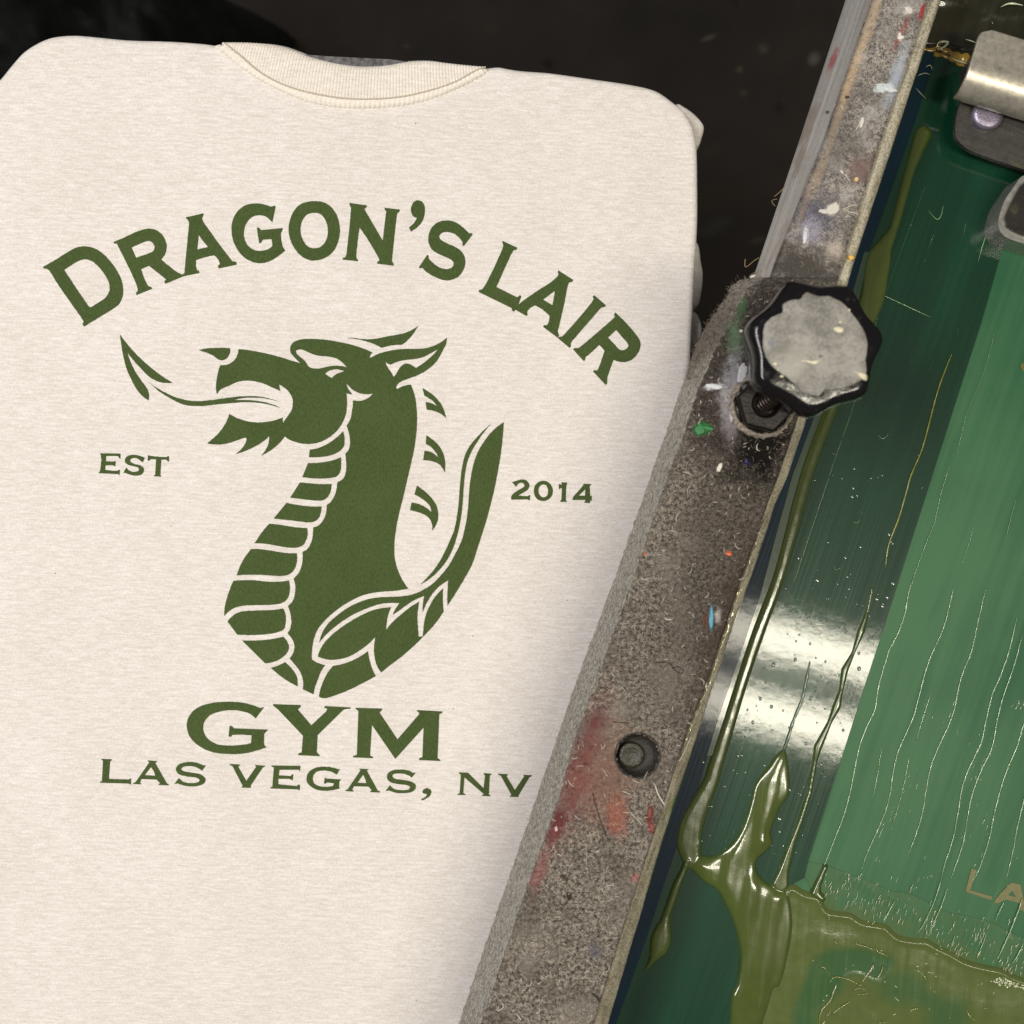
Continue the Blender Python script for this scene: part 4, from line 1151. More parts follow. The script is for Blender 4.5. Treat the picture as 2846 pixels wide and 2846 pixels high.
# the counterbored hole: cut the faces, sink a round socket
hc = W(1772, 2100, ZB)
HR = 62*S*(H - ZB)/H
kill = [f for f in bm.faces if f.calc_center_median().z > ZB - 0.004 and (f.calc_center_median() - hc).xy.length < HR*0.97]
bmesh.ops.delete(bm, geom=kill, context='FACES')
bm.to_mesh(bar_me.data); bm.free()
M_sock = simple("oily_socket", srgb(36, 32, 26), 0.55, vary=0.4, vscale=500, bump=0.5)
def lathe(c, prof, n=48):
    V, F = [], []
    for r, z in prof:
        for k in range(n):
            a = 2*math.pi*k/n
            V.append(Vector((c.x + math.cos(a)*r, c.y + math.sin(a)*r, z)))
    for i in range(len(prof)-1):
        for k in range(n):
            F.append((i*n+k, i*n+(k+1) % n, (i+1)*n+(k+1) % n, (i+1)*n+k))
    F.append(tuple(range((len(prof)-1)*n, len(prof)*n)))
    return V, F
b = Build(); b.add(lathe(hc, [(HR*1.10, ZB - 0.0006), (HR*1.02, ZB + 0.0004), (HR*0.95, ZB - 0.0002), (HR*0.92, ZB - 0.006), (HR*0.5, ZB - 0.0065)]))
b.obj("bolt_hole", M_sock, bar)
bc = W(1755, 2100, ZB - 0.003)
br = HR*0.58
M_bolt = simple("ink_filled_bolt_end", srgb(36, 35, 20), 0.3, vary=0.5, vscale=450, bump=0.6, bscale=700, spec=0.6)
b = Build(); b.add(lathe(bc, [(br, ZB - 0.0066), (br, ZB - 0.0044), (br*0.92, ZB - 0.0037), (br*0.6, ZB - 0.0041), (br*0.2, ZB - 0.0048)], 32))
b.obj("bolt_end", M_bolt, bar)

# hex nut and the threaded bolt end beside the knob
M_nut = simple("black_greasy_steel", srgb(32, 28, 26), 0.38, 0.5, bump=0.4, bscale=600, vary=0.5, vscale=350)
M_thr = simple("bare_thread", srgb(70, 62, 56), 0.32, 0.8)
nc = W(2129, 1122, ZB + 0.010)
nr = 80*S*(H - ZB)/H
V, F = [], []
nz = [(1.0, ZB - 0.002), (1.0, ZB + 0.0085), (0.92, ZB + 0.010), (0.50, ZB + 0.010), (0.46, ZB + 0.0085), (0.38, ZB + 0.004), (0.2, ZB + 0.003)]
N6 = 48
for s_, z in nz:
    for k in range(N6):
        a = 2*math.pi*k/N6
        hexr = math.cos(math.pi/6)/math.cos(((a + 0.25) % (math.pi/3)) - math.pi/6)
        rr = nr*s_*(hexr if s_ > 0.8 else 1.0)
        V.append(Vector((nc.x + math.cos(a)*rr, nc.y + math.sin(a)*rr, z)))
for i in range(len(nz)-1):
    for k in range(N6):
        F.append((i*N6+k, i*N6+(k+1) % N6, (i+1)*N6+(k+1) % N6, (i+1)*N6+k))
mesh_obj("hex_nut", V, F, M_nut, bar, False)
# thread: a helical ridge on the bolt
P, Rr = [], []
for k in range(52):
    u = k/51
    P.append(Vector((nc.x + 0.011*u, nc.y + 0.009*u, ZB - 0.002 + 0.024*u)))
    Rr.append(nr*(0.33 + 0.035*math.sin(k*1.55)))
b = Build(); b.add(tube_data(P, Rr, 24))
b.obj("threaded_bolt", M_thr, bar)
# crust of lint round the nut
M_crust = simple("pale_lint_crust", srgb(140, 130, 120), 0.95, bump=0.9, bscale=900, vary=0.5, vscale=700)
V, F = [], []
n = 90
for i, (s_, zz_) in enumerate([(1.18, -0.001), (1.12, 0.0022), (1.03, 0.003), (0.97, 0.001)]):
    for k in range(n):
        a = 2*math.pi*k/n
        j_ = 1 + 0.10*mnoise.noise(Vector((math.cos(a)*4, math.sin(a)*4, i*0.7))) + 0.05*mnoise.noise(Vector((math.cos(a)*13, math.sin(a)*13, i)))
        V.append(Vector((nc.x + math.cos(a)*nr*s_*j_, nc.y + math.sin(a)*nr*s_*j_, ZB + zz_*(0.7 + 0.6*random.random()))))
for i in range(3):
    for k in range(n):
        F.append((i*n+k, i*n+(k+1) % n, (i+1)*n+(k+1) % n, (i+1)*n+k))
mesh_obj("lint_ring", V, F, M_crust, bar, True)

# ------------------------------------------------------------------ the seven-lobed knob
ZK = 0.124
kc = W(2268, 962, ZK)
KR = 197*S*(H - ZK)/H
def lobe(a, s_, soft):
    # seven points with hollow flanks
    ph = (a - math.radians(111)) % (2*math.pi/7)
    ph = min(ph, 2*math.pi/7 - ph)/(math.pi/7)        # 0 at a point, 1 in the hollow
    dip = 0.115*(0.5 - 0.5*math.cos(math.pi*ph**0.85))
    return s_*(1 - dip*soft)
prof = [(0.60, ZK - 0.034, 0.0), (0.70, ZK - 0.0335, 0.2), (0.88, ZK - 0.0285, 1.0), (0.945, ZK - 0.0250, 1.0), (0.965, ZK - 0.020, 1.0), (0.985, ZK - 0.014, 1.0), (1.0, ZK - 0.0085, 1.0), (0.995, ZK - 0.0055, 1.0), (0.97, ZK - 0.003, 1.0), (0.93, ZK - 0.0013, 0.95), (0.87, ZK - 0.0003, 0.8), (0.80, ZK, 0.6), (0.6, ZK + 0.0006, 0.3), (0.3, ZK + 0.001, 0.0)]
NK = 210
V, F = [], []
for s_, z, so in prof:
    for k in range(NK):
        a = 2*math.pi*k/NK
        r = KR*lobe(a, s_, so)
        V.append(Vector((kc.x + math.cos(a)*r, kc.y + math.sin(a)*r, z)))
for i in range(len(prof)-1):
    for k in range(NK):
        F.append((i*NK+k, i*NK+(k+1) % NK, (i+1)*NK+(k+1) % NK, (i+1)*NK+k))
F.append(tuple(range((len(prof)-1)*NK, len(prof)*NK)))
def knob_mat():
    m = NM("black_glossy_knob")
    n = m.noise(300, 4, 0.6)
    c = m.mix(m.ramp(n, 0.62, 0.75, 0, 0.5), (0.006, 0.005, 0.006), (0.07, 0.055, 0.045))
    m.set(Base_Color=c, Roughness=m.ramp(n, 0.4, 0.75, 0.10, 0.35), Specular_IOR_Level=0.32)
    m.set(Normal=m.bump(m.noise(120, 3, 0.6), 0.10, 0.001))
    return m.m
knob = mesh_obj("knob", V, F, knob_mat(), bar, True)
b = Build(); b.add(lathe(Vector((kc.x, kc.y, 0)), [(KR*0.34, ZB - 0.004), (KR*0.34, ZK - 0.033)], 32))
b.obj("knob_stem", M_nut, bar)
def paint_mat():
    m = NM("grey_caked_paint")
    n1 = m.noise(90, 4, 0.6); n2 = m.noise(700, 4, 0.65)
    f = m.math('ADD', m.math('MULTIPLY', n1, 0.6), m.math('MULTIPLY', n2, 0.4))
    c = m.mix(m.ramp(f, 0.36, 0.64), srgb(114, 111, 106), srgb(160, 156, 150))
    st = lambda *a, **k: m.stain(c, a[0], a[1], ZK, *a[2:], **k)
    c = st(2200, 1010, 60, 60, 0, srgb(172, 168, 158), strength=0.5, nscale=150)
    c = st(2142, 955, 10, 14, 0, srgb(110, 118, 128), strength=0.6)
    c = st(2277, 992, 8, 5, 0, srgb(90, 78, 80), strength=0.8)
    m.set(Base_Color=c, Roughness=0.7, Specular_IOR_Level=0.3)
    m.set(Normal=m.bump(f, 0.5, 0.0012))
    return m.m
Z2 = lambda s: pts(1900, 700, 3.22, s)
edge = spline(Z2("885,475 930,440 1000,425 1050,415 1070,385 1110,362 1160,380 1210,395 1300,395 1370,425 1420,450 1460,490 1500,540 1545,600 1590,660 1630,740 1645,830 1640,920 1630,970 1640,1040 1630,1110 1580,1160 1500,1195 1420,1225 1340,1235 1260,1240 1210,1290 1150,1285 1080,1270 1020,1220 975,1170 900,1110 830,1060 780,1010 740,950 715,870 710,790 715,690 745,620 800,575 880,540"), 3)
edge = np.array(edge)
edge += np.stack([2.0*smooth_noise(edge[:, 0], edge[:, 1], 0.25, 31), 2.0*smooth_noise(edge[:, 0], edge[:, 1], 0.27, 32)], 1)
cen = edge.mean(0)
V, F = [], []
ne = len(edge)
for s_, dz in ((1.0, -0.0006), (0.995, 0.0006), (0.97, 0.0011), (0.8, 0.0012), (0.6, 0.0014), (0.4, 0.0016), (0.2, 0.0017)):
    for i in range(ne):
        p = cen + (edge[i] - cen)*s_
        q = W(p[0], p[1], ZK + 0.0006)
        rr = (Vector((q.x, q.y)) - Vector((kc.x, kc.y))).length/KR
        zt = float(np.interp(rr, [0.3, 0.6, 0.70, 0.78, 0.86, 0.93], [0.001, 0.0006, 0.0003, -0.0001, -0.0010, -0.0024]))
        q.z = ZK + zt + dz + 0.00035*mnoise.noise(Vector((q.x*300, q.y*300, 0)))
        V.append(q)
for i in range(6):
    for k in range(ne):
        F.append((i*ne+k, i*ne+(k+1) % ne, (i+1)*ne+(k+1) % ne, (i+1)*ne+k))
F.append(tuple(range(6*ne, 7*ne)))
mp = mesh_obj("paint_crust", V, F, paint_mat(), knob, True)
bm = bmesh.new(); bm.from_mesh(mp.data); bmesh.ops.recalc_face_normals(bm, faces=bm.faces[:])
if max(bm.faces, key=lambda f: len(f.verts)).normal.z < 0: bmesh.ops.reverse_faces(bm, faces=bm.faces[:])
bm.to_mesh(mp.data); bm.free()
M_wp = simple("cream_paint_drip", srgb(214, 204, 178), 0.35, vary=0.15, vscale=600, spec=0.5)
for s_, h_ in (("1510,1062* 1560,1075 1610,1085 1648,1105 1646,1150 1600,1140 1560,1105", 0.0009), ("1330,685 1370,670 1420,680 1435,710 1400,730 1350,715", 0.0008), ("1383,625 1400,618 1412,632 1398,645", 0.0006),
               ("790,1000 820,988 842,1010 815,1022", 0.0006), ("858,1108 885,1105 895,1120 870,1126", 0.0006), ("1470,515 1485,510 1490,530 1475,535", 0.0005), ("1040,975 1090,970 1150,980 1220,975 1180,1010 1100,990", 0.0004), ("828,1058 848,1052 852,1066", 0.0004)):
    c = np.array(spline(Z2(s_), 2.5)); ce = c.mean(0)
    V, F = [], []
    nn = len(c)
    for s2, dz in ((1.0, -0.0004), (0.9, 0.6), (0.6, 0.95), (0.2, 1.0)):
        for p in c:
            p2 = ce + (p - ce)*s2
            q = W(p2[0], p2[1], ZK + 0.0015)
            rr = (Vector((q.x, q.y)) - Vector((kc.x, kc.y))).length/KR
            q.z = ZK + 0.0014 + float(np.interp(rr, [0.3, 0.6, 0.70, 0.78, 0.86, 0.93], [0.001, 0.0006, 0.0003, -0.0001, -0.0010, -0.0024])) + (h_*dz if dz > 0 else dz)
            V.append(q)
    for i in range(3):
        for k in range(nn):
            F.append((i*nn+k, i*nn+(k+1) % nn, (i+1)*nn+(k+1) % nn, (i+1)*nn+k))
    F.append(tuple(range(3*nn, 4*nn)))
    o = mesh_obj("paint_drip", V, F, M_wp, knob, True)
    bm = bmesh.new(); bm.from_mesh(o.data); bmesh.ops.recalc_face_normals(bm, faces=bm.faces[:]); bm.to_mesh(o.data); bm.free()

# ------------------------------------------------------------------ lint fibres on the bar
M_fw = simple("pale_fibre", srgb(214, 206, 192), 0.6)
M_fg = simple("grey_fibre", srgb(150, 138, 122), 0.8)
M_fd = simple("dark_fibre", srgb(46, 40, 36), 0.8)
M_fo = simple("straw_thread", srgb(150, 128, 84), 0.7)
def fibre(c, L, r, bend, lift, ang=None):
    a = random.uniform(0, 2*math.pi) if ang is None else ang
    P = []
    d = Vector((math.cos(a), math.sin(a), 0))
    p = c.copy()
    for k in range(4):
        P.append(p + Vector((0, 0, lift*math.sin(k/3*math.pi) + 0.0001)))
        d.rotate(Matrix.Rotation(bend*random.uniform(0.3, 1.0), 3, 'Z'))
        p = p + d*(L/3)
    return tube_data(P, [r*0.6, r, r, r*0.5], 3, 1.0, False)
b = Build()
for _ in range(5200):
    y = random.uniform(780, 2900)
    xt, r1 = XTB(y), XR1(y)
    x = xt + (r1 - xt)*random.random()
    if (x - 1772)**2 + (y - 2100)**2 < 66**2: continue
    c = W(x, y, ZB + random.uniform(-0.0002, 0.0004))
    t = random.random()
    if t < 0.075:
        b.add(fibre(c, random.uniform(0.0006, 0.0026) if random.random() < 0.85 else random.uniform(0.0025, 0.005), random.uniform(0.00009, 0.00026), random.uniform(-1, 1), random.uniform(0, 0.0007)), 0)
    elif t < 0.74:
        b.add(fibre(c, random.uniform(0.0008, 0.0030), random.uniform(0.00005, 0.00010), random.uniform(-1, 1), random.uniform(0, 0.0006)), 1)
    else:
        b.add(fibre(c, random.uniform(0.001, 0.003), random.uniform(0.00006, 0.00012), random.uniform(-1, 1), random.uniform(0, 0.0005)), 2)
# fuzz on the outer shoulder
for _ in range(2600):
    y = random.uniform(775, 2880) if random.random() < 0.4 else random.uniform(775, 1060)
    xs, xt = XSB(y), XTB(y)
    u = random.random()
    z = ZM + 0.01 + (ZB - ZM - 0.012)*u
    c = W(xs + (xt - xs)*u, y, z)
    Lm = 0.0045 if y < 1060 else 0.0024
    b.add(fibre(c, random.uniform(0.0012, Lm), random.uniform(0.00005, 0.00010), random.uniform(-1, 1), random.uniform(0, 0.0012)), 1 if random.random() < 0.7 else 2)
lint = b.obj("lint", [M_fw, M_fg, M_fd], bar, True); lint["kind"] = "stuff"
b = Build()
for _ in range(700):
    y = random.uniform(-50, 770)
    xt, r1 = XTF(y), XR1(y)
    c = W(xt + (r1 - xt)*random.random(), y, ZF)
    dark = y > 620 and random.random() < 0.8
    b.add(fibre(c, random.uniform(0.001, 0.0035), random.uniform(0.00005, 0.00012), random.uniform(-1, 1), random.uniform(0, 0.0006)), 1 if dark else (0 if random.random() < 0.35 else 1))
fl2 = b.obj("lint", [M_fw, M_fg], screen, True); fl2["kind"] = "stuff"
# the single hairs one can pick out
def hair(name, path, z, r, mat, parent):
    p = spline([(a, c2, False) for a, c2 in path], 6, closed=False)
    bb = Build(); bb.add(tube_data([W(x, y, z + 0.0004) for x, y in p], r, 5))
    return bb.obj(name, mat, parent)
z4 = lambda s: [(p[0], p[1]) for p in pts(1200, 2046, 2.415, s)]
z3 = lambda s: [(p[0], p[1]) for p in pts(1500, 1400, 2.415, s)]
hair("white_hair", z4("1500,330 1520,390 1562,460"), ZB + 0.001, 0.00035, M_fw, bar)
hair("white_hair", z4("1335,515 1370,550 1410,595"), ZB, 0.00018, M_fw, bar)
hair("dark_hair", z4("1078,380 1100,460 1130,560 1185,695"), ZB, 0.00018, M_fd, bar)
hair("dark_hair", z3("785,1065 870,1070 900,1110 950,1140 965,1120 930,1095 890,1105"), ZB + 0.0002, 0.0002, M_fd, bar)
hair("dark_hair", z3("490,1465 550,1470 610,1472"), ZB, 0.0002, M_fd, bar)
hair("dark_hair", z4("1078,1725 1100,1745 1130,1780"), ZB, 0.0005, M_fd, bar)
hair("white_hair", z3("680,495 700,510 732,500"), ZB, 0.0002, M_fw, bar)
hair("white_hair", z3("838,765 860,778 885,775"), ZB, 0.0003, M_fw, bar)
hair("white_hair", z4("1740,0 1690,110 1660,170"), ZF + 0.001, 0.0005, M_fw, bar)
hair("white_hair", z4("570,1865 600,1905"), ZB, 0.0003, M_fw, bar)
hair("white_hair", z4("470,1790 480,1820 440,1845"), ZB, 0.00025, M_fw, bar)
hair("loose_thread", z1("350,1470 352,1515 400,1480 428,1462"), 0.03, 0.00022, M_fo, screen)
hair("loose_thread", z1("515,1115 545,1090 575,1060"), 0.03, 0.00022, M_fo, screen)
hair("loose_thread", z1("520,1170 500,1140 530,1130"), 0.03, 0.00018, M_fo, screen)
hair("loose_thread", z1("370,1570 405,1545 440,1535"), 0.03, 0.00018, M_fo, screen)
for s_ in ("915,985 930,1010 945,1030", "1000,690 990,720 975,740", "900,1190 960,1165 985,1165", "890,600 900,605 905,625", "990,1215 900,1190"):
    hair("white_hair", z1(s_), ZF, 0.00022, M_fw, screen)

# ------------------------------------------------------------------ steel clamp at the far side
def steel_mat(name, base, rough):
    m = NM(name)
    n = m.noise(300, 4, 0.6); v = m.mapping(rot=math.radians(17), scale=(30, 260, 300)); n2 = m.noise(1, 4, 0.6, v)
    c = m.mix(m.ramp(n, 0.35, 0.7), base, tuple(x*0.75 for x in base))
    c = m.mix(m.ramp(m.noise(55, 3, 0.6), 0.60, 0.72, 0, 0.6), c, (0.10, 0.11, 0.05))
    m.set(Base_Color=c, Metallic=0.65, Roughness=m.ramp(n2, 0.3, 0.7, rough - 0.05, rough + 0.06))
    m.set(Normal=m.bump(m.math('ADD', n, n2), 0.12, 0.0006))
    return m.m
M_st = steel_mat("worn_steel", (0.50, 0.46, 0.39), 0.34)
M_std = steel_mat("dark_steel", (0.085, 0.080, 0.074), 0.42)
clamp = thing("steel_clamp", W(2800, 330, ZM), "bent steel clamp plate over the screen's far corner", "clamp")
DA = math.radians(-17)
ud = Vector((math.cos(DA), math.sin(DA), 0)); vd_ = Vector((-math.sin(DA), math.cos(DA), 0))
# bent plate: section runs down the picture, rolls over; extruded to the right
ZC = 0.050
o0 = W(2728, 72, ZC)          # top left corner
sec = []                       # (distance down the picture, z)
for k in range(8): sec.append((k/7*0.0205, ZC))
for k in range(1, 13):
    a = k/12*math.radians(100)
    sec.append((0.0205 + 0.012*math.sin(a)*1.25, ZC - 0.012*(1 - math.cos(a))))
ns = len(sec)
V, F = [], []
NXc = 30
for t_ in (0, 1):
    for j, (d, z) in enumerate(sec):
        lean = 0.0                      # left edge slants outwards
        rc = 0.0
        if d < 0.006: rc = 0.006 - math.sqrt(max(0, 0.006**2 - (0.006 - d)**2))
        for i in range(NXc):
            x = (lean*0.35 + rc) + (0.062 - lean*0.35 - rc)*i/(NXc-1)
            q = o0 + ud*x - vd_*d
            q.z = z - (0.0022 if t_ else 0)
            if t_ and j > 8:
                q = q + vd_*0.0022*math.sin(min(1, (j-8)/10)*1.4)
            V.append(q)
def gidx(t, j, i): return t*ns*NXc + j*NXc + i
for j in range(ns-1):
    for i in range(NXc-1):
        F.append((gidx(0,j,i), gidx(0,j+1,i), gidx(0,j+1,i+1), gidx(0,j,i+1)))
        F.append((gidx(1,j,i), gidx(1,j,i+1), gidx(1,j+1,i+1), gidx(1,j+1,i)))
for j in range(ns-1):
    F.append((gidx(0,j,0), gidx(1,j,0), gidx(1,j+1,0), gidx(0,j+1,0)))
    F.append((gidx(0,j,NXc-1), gidx(0,j+1,NXc-1), gidx(1,j+1,NXc-1), gidx(1,j,NXc-1)))
for i in range(NXc-1):
    F.append((gidx(0,0,i), gidx(0,0,i+1), gidx(1,0,i+1), gidx(1,0,i)))
    F.append((gidx(0,ns-1,i), gidx(1,ns-1,i), gidx(1,ns-1,i+1), gidx(0,ns-1,i+1)))
def bevelled(o, w=0.0008, seg=2):
    md = o.modifiers.new("bevel", 'BEVEL'); md.width = w; md.segments = seg; md.limit_method = 'ANGLE'; md.angle_limit = math.radians(40)
    return o
up_pl = mesh_obj("bent_plate", V, F, M_st, clamp, True)
bm = bmesh.new(); bm.from_mesh(up_pl.data); bmesh.ops.recalc_face_normals(bm, faces=bm.faces[:])
for e in bm.edges:
    if e.is_manifold and e.calc_face_angle() > 0.9: e.smooth = False
bm.to_mesh(up_pl.data); bm.free()
bevelled(up_pl)
z9 = lambda s: spline(pts(2600, 40, 2.927, s), 5)
lp = filled("base_plate", [z9("215,690* 180,790 165,870 160,950 175,1010 215,1060 290,1110 420,1160 720,1262* 1100,1390* 1100,800* 400,560*")], ZM + 0.016, M_std, clamp, 0.004)
bevelled(lp, 0.0010, 3)
sup = filled("support_block", [z9("250,420* 300,900* 420,1130* 1080,1360* 1080,400* 420,160*")], ZM + 0.0125, M_std, clamp, 0.0122)
sp_ = filled("spine_block", [z9("400,220* 330,560* 1080,820* 1080,420*")], ZC - 0.003, M_std, clamp, 0.020)
M_scr = simple("violet_zinc_screw", srgb(140, 132, 150), 0.35, 0.7, bump=0.2, vary=0.2)
sc = W(2600 + 420/2.927, 40 + 818/2.927, ZM + 0.018)
sr = 128/2.927*S*(H - ZM - 0.018)/H
b = Build(); b.add(lathe(sc, [(sr*0.96, ZM + 0.015), (sr, ZM + 0.0185), (sr*0.95, ZM + 0.0198), (sr*0.72, ZM + 0.0205), (sr*0.4, ZM + 0.0207), (sr*0.2, ZM + 0.0207)], 40))
b.obj("screw_head", M_scr, clamp)
# second block lower down, cut by the frame edge
blk = thing("steel_lug", W(2830, 590, ZM), "dark steel lug with a highlight coloured into its rim at the right edge below the bent clamp", "bracket")
M_lug = steel_mat("rim_highlight_steel", (0.46, 0.44, 0.41), 0.28)  # lighter steel paints a bevel highlight round the dark face
l1 = filled("lug_body", [z9("640,1400 700,1320 800,1290* 1250,1420* 1200,1990* 640,1840 545,1790 512,1720 520,1640 560,1520")], ZM + 0.022, M_lug, blk, 0.0215)
bevelled(l1, 0.0018, 3)
M_lf = steel_mat("black_lug_face", (0.035, 0.032, 0.030), 0.4)
l2 = filled("lug_face", [z9("690,1410 740,1360 820,1345* 1220,1460* 1180,1930* 720,1800 600,1740 572,1690 580,1630")], ZM + 0.0245, M_lf, blk, 0.0028)
bevelled(l2, 0.0012, 3)

# ------------------------------------------------------------------ dark cloth behind the left shoulder
M_cl = simple("black_cloth", (0.0040, 0.0046, 0.0040), 0.9, spec=0.2, bump=0.5, bscale=500, vary=0.6, vscale=25)
V, F = [], []
nx, ny = 80, 50
for j in range(ny):
    for i in range(nx):
        u, v_ = i/(nx-1), j/(ny-1)
        x = -420 + 1020*u; y = -380 + 700*v_
        q = W(x, y, -0.2)
        e = math.sin(math.pi*u)*math.sin(math.pi*v_)
        q.z = -0.549 + 0.36*max(0, e)**0.45 + (0.05*mnoise.noise(Vector((x*0.006, y*0.008, 0))) + 0.035*abs(mnoise.noise(Vector((x*0.013, y*0.017, 5)))))*min(1, e*3)
        V.append(q)
for j in range(ny-1):
    for i in range(nx-1):
        F.append((j*nx+i, (j+1)*nx+i, (j+1)*nx+i+1, j*nx+i+1))
tag(mesh_obj("dark_cloth", V, F, M_cl, None, True), "crumpled black cloth heaped behind the shirt's left shoulder", "cloth")

# ------------------------------------------------------------------ fine details and painted glints on the screen
# crinkled whitish lip added along the rail for the tape's white glints
M_foil = NM("crinkled_glint_lip").set(Base_Color=srgb(206, 198, 170), Roughness=0.12, Specular_IOR_Level=1.0, Metallic=0.25).m
V, F = [], []
yy = np.linspace(1440, 2120, 320)
for i, y in enumerate(yy):
    t_ = (y - 1440)/680
    wd = 14*math.sin(math.pi*t_)**0.5*(0.55 + 0.45*mnoise.noise(Vector((y*0.03, 2, 0)))) + 1
    x0_ = XR1(y) + 3
    for k in range(5):
        q = W(x0_ + wd*k/4, y, ZF + 0.0004)
        q.z += 0.0011*mnoise.noise(Vector((y*0.07, k*0.9, 1))) + 0.0008*math.sin(k/4*math.pi)
        V.append(q)
    if i:
        for k in range(4):
            F.append(((i-1)*5 + k, i*5 + k, i*5 + k + 1, (i-1)*5 + k + 1))
mesh_obj("tape_glint_lip", V, F, M_foil, screen, True)

M_gl = simple("pale_glint_fleck", srgb(196, 200, 168), 0.10, spec=1.0)  # pale colour stands in for specular glints on the wet ink
b = Build()
def fleck(x, y, L, ang, r, z):
    d = Vector((math.cos(ang), math.sin(ang), 0))
    c = W(x, y, z)
    n = 5
    P = [c + d*(L*(k/(n-1) - 0.5)) + Vector((random.gauss(0, 0.00012), random.gauss(0, 0.00012), 0)) for k in range(n)]
    b.add(tube_data(P, [r*0.3, r, r*1.1, r, r*0.3], 5, 0.7, False))
# ticks in the drying band above the shelf
for _ in range(330):
    u = random.random()
    x = 2290 + 640*u
    base_y = 2440 + 0.40*(x - 2290)
    y = base_y + random.gauss(25, 42)
    if mnoise.noise(Vector((x*0.02, y*0.02, 7))) < -0.12: continue
    fleck(x, y, random.uniform(0.0006, 0.0042), BA + random.gauss(0, 0.12), random.uniform(0.00007, 0.00018), ZM + 0.0011)
# ticks along the strings on the emulsion
for _ in range(240):
    x = random.uniform(2430, 2846); y = random.uniform(1950, 2480)
    if mnoise.noise(Vector((x*0.012, y*0.006, 3))) < 0.08 or x < 2480 + (2200 - y)*0.33: continue
    fleck(x, y, random.uniform(0.0006, 0.0036), BA + random.gauss(0, 0.07), random.uniform(0.00005, 0.00010), ZM + 0.0004)
# glints painted as pale flecks scattered in the pool
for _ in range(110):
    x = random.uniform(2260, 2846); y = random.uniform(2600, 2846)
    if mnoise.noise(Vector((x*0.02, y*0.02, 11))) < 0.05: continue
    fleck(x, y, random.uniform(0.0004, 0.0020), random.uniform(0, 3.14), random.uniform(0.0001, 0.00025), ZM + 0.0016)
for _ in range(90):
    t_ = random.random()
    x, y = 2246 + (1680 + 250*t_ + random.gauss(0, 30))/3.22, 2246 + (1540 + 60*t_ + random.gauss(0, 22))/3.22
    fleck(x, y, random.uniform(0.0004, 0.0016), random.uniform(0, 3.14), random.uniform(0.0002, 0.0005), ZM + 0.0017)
fk = b.obj("glint_flecks", M_gl, ink); fk["kind"] = "stuff"
M_wr = ink_mat("glint_ridge_ink", srgb(112, 118, 62), (0, 0, 0), use_attr=False, rough=0.1, bmp=0.2)
# glints of bubbles and foam in the pool, drawn as lighter ink ridges
for s_, r in (("100,1440 130,1420 165,1450 195,1500", 0.0004), ("195,1570 225,1520 265,1510 350,1530 420,1560 480,1590", 0.0004), ("265,1560 215,1680 190,1740 130,1800 110,1850 95,1960", 0.0005),
              ("595,1385 555,1460 520,1510 480,1560", 0.0006), ("670,1405 650,1480 620,1520 585,1510", 0.0005), ("400,1645 450,1610 520,1630", 0.0005), ("420,1680 470,1665 540,1660", 0.0005), ("440,1600 470,1580 500,1610", 0.0004), ("380,1725 300,1780 210,1850", 0.0006),
              ("200,1740 195,1830 150,1870", 0.0005), ("905,1830 940,1800 985,1795", 0.0007), ("885,1845 895,1870", 0.0006), ("620,1930 660,1915 690,1925", 0.0005), ("410,1205 460,1225 520,1240 580,1265", 0.0005), ("600,1235 620,1280 660,1300 720,1325", 0.0005),
              ("1110,1630 1140,1645 1170,1668", 0.0005), ("1450,1700 1470,1712", 0.0004), ("1560,1785 1590,1795 1620,1775", 0.0004), ("230,1170 250,1210 270,1190", 0.0006), ("150,940 180,960 190,990", 0.0005), ("340,1170 345,1240", 0.0005), ("1030,1220 1060,1225", 0.0006),
              ("1410,1790 1440,1850 1480,1890 1520,1900", 0.0005), ("880,1400 900,1310 870,1240", 0.0002), ("960,1430 1050,1520 1100,1630", 0.0003)):
    string(z7(s_), r*1.3, M_wr, ZM + 0.0016, flat=0.8, name="glint_ridge")
# wrinkle glints at the far corner, painted as pale strings
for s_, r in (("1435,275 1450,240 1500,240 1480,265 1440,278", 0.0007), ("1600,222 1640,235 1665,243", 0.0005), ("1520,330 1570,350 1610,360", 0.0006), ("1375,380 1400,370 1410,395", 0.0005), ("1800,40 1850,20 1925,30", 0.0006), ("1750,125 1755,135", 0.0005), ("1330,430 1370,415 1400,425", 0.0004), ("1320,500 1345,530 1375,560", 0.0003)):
    string(z1(s_), r, M_gl, ZM + 0.0040 if r > 0.00045 else ZM + 0.0014, name="ink_string_and_glint")

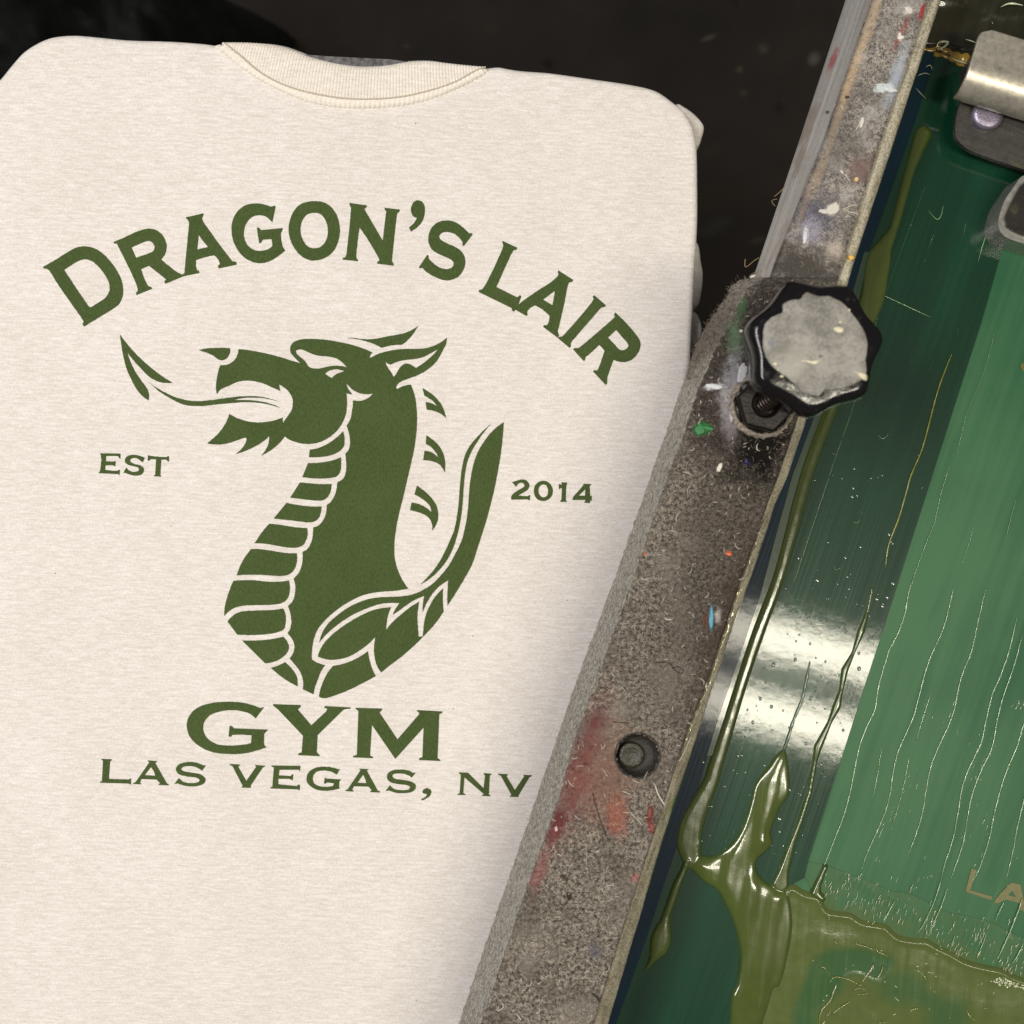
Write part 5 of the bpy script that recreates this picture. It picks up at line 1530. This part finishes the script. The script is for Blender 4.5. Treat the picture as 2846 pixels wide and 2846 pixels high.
# ------------------------------------------------------------------ dabs of dried paint standing on bar and frame
def dab(px, py, rx, ry, ang, z, color, parent, seed, hgt=0.0006):
    m_ = simple("dried_paint_dab", color, 0.5, vary=0.12, vscale=900)
    n = 40
    V, F = [], []
    ca, sa = math.cos(math.radians(ang)), math.sin(math.radians(ang))
    for i, (s2, dz) in enumerate(((1.0, -0.0005), (0.97, 0.6*hgt), (0.8, 0.95*hgt), (0.4, hgt))):
        for k in range(n):
            a = 2*math.pi*k/n
            j_ = 1 + 0.28*mnoise.noise(Vector((math.cos(a)*1.6, math.sin(a)*1.6, seed))) + 0.22*mnoise.noise(Vector((math.cos(a)*4.5, math.sin(a)*4.5, seed + 5)))
            x, y = math.cos(a)*rx*s2*j_, math.sin(a)*ry*s2*j_
            q = W(px + x*ca - y*sa, py + x*sa + y*ca, z)
            q.z = z + dz + 0.00015*mnoise.noise(Vector((k*0.9, i*1.3, seed)))
            V.append(q)
    for i in range(3):
        for k in range(n):
            F.append((i*n+k, i*n+(k+1) % n, (i+1)*n+(k+1) % n, (i+1)*n+k))
    F.append(tuple(range(3*n, 4*n)))
    o = mesh_obj("paint_dab", V, F, m_, parent, True)
    bm = bmesh.new(); bm.from_mesh(o.data); bmesh.ops.recalc_face_normals(bm, faces=bm.faces[:]); bm.to_mesh(o.data); bm.free()
ZFr, ZBr = ZF + 0.0002, ZB + 0.0003
for i, (x, y, rx, ry, an, c_) in enumerate(((2316, 580, 22, 14, -30, (205, 200, 190)), (2290, 588, 16, 6, 10, (200, 196, 188)), (2526, 28, 14, 8, 40, (208, 200, 190)), (2503, 104, 9, 6, 0, (222, 218, 208)), (2563, 30, 5, 20, 15, (150, 44, 48)),
        (2366, 716, 8, 7, 0, (226, 176, 80)), (2380, 498, 6, 5, 0, (222, 190, 140)), (2395, 340, 5, 14, 15, (214, 210, 202)), (2472, 248, 20, 7, 15, (202, 208, 210)), (2238, 660, 6, 20, 10, (206, 204, 212)), (2340, 478, 7, 3, 50, (210, 205, 196)), (2300, 312, 5, 4, 0, (70, 52, 40)), (2354, 270, 6, 4, 0, (58, 46, 38)))):
    dab(x, y, rx, ry, an, ZFr, srgb(*c_), screen, i*3.1, 0.0005)
for i, (x, y, rx, ry, an, c_) in enumerate(((1977, 1718, 6, 32, 2, (84, 148, 172)), (1946, 1194, 14, 16, 20, (36, 112, 58)), (1968, 1190, 16, 6, 12, (44, 118, 66)), (1984, 1074, 26, 7, 6, (200, 202, 206)), (2026, 1540, 9, 5, 10, (214, 104, 64)), (2062, 1040, 12, 30, 8, (182, 180, 184)), (2048, 1100, 10, 24, -12, (172, 170, 174)), (2034, 1150, 7, 22, 5, (160, 158, 160)),
        (2000, 1448 - 150, 6, 14, 25, (214, 208, 196)), (2092, 768, 8, 4, -20, (216, 212, 206)), (1806, 2262, 7, 16, 5, (112, 42, 34)), (1812, 2300, 6, 14, 0, (124, 54, 42)), (1546, 2304, 5, 7, 0, (206, 170, 168)), (2060, 920, 6, 4, 0, (200, 204, 190)))):
    dab(x, y, rx, ry, an, ZBr, srgb(*c_), bar, 50 + i*2.7, 0.0006)
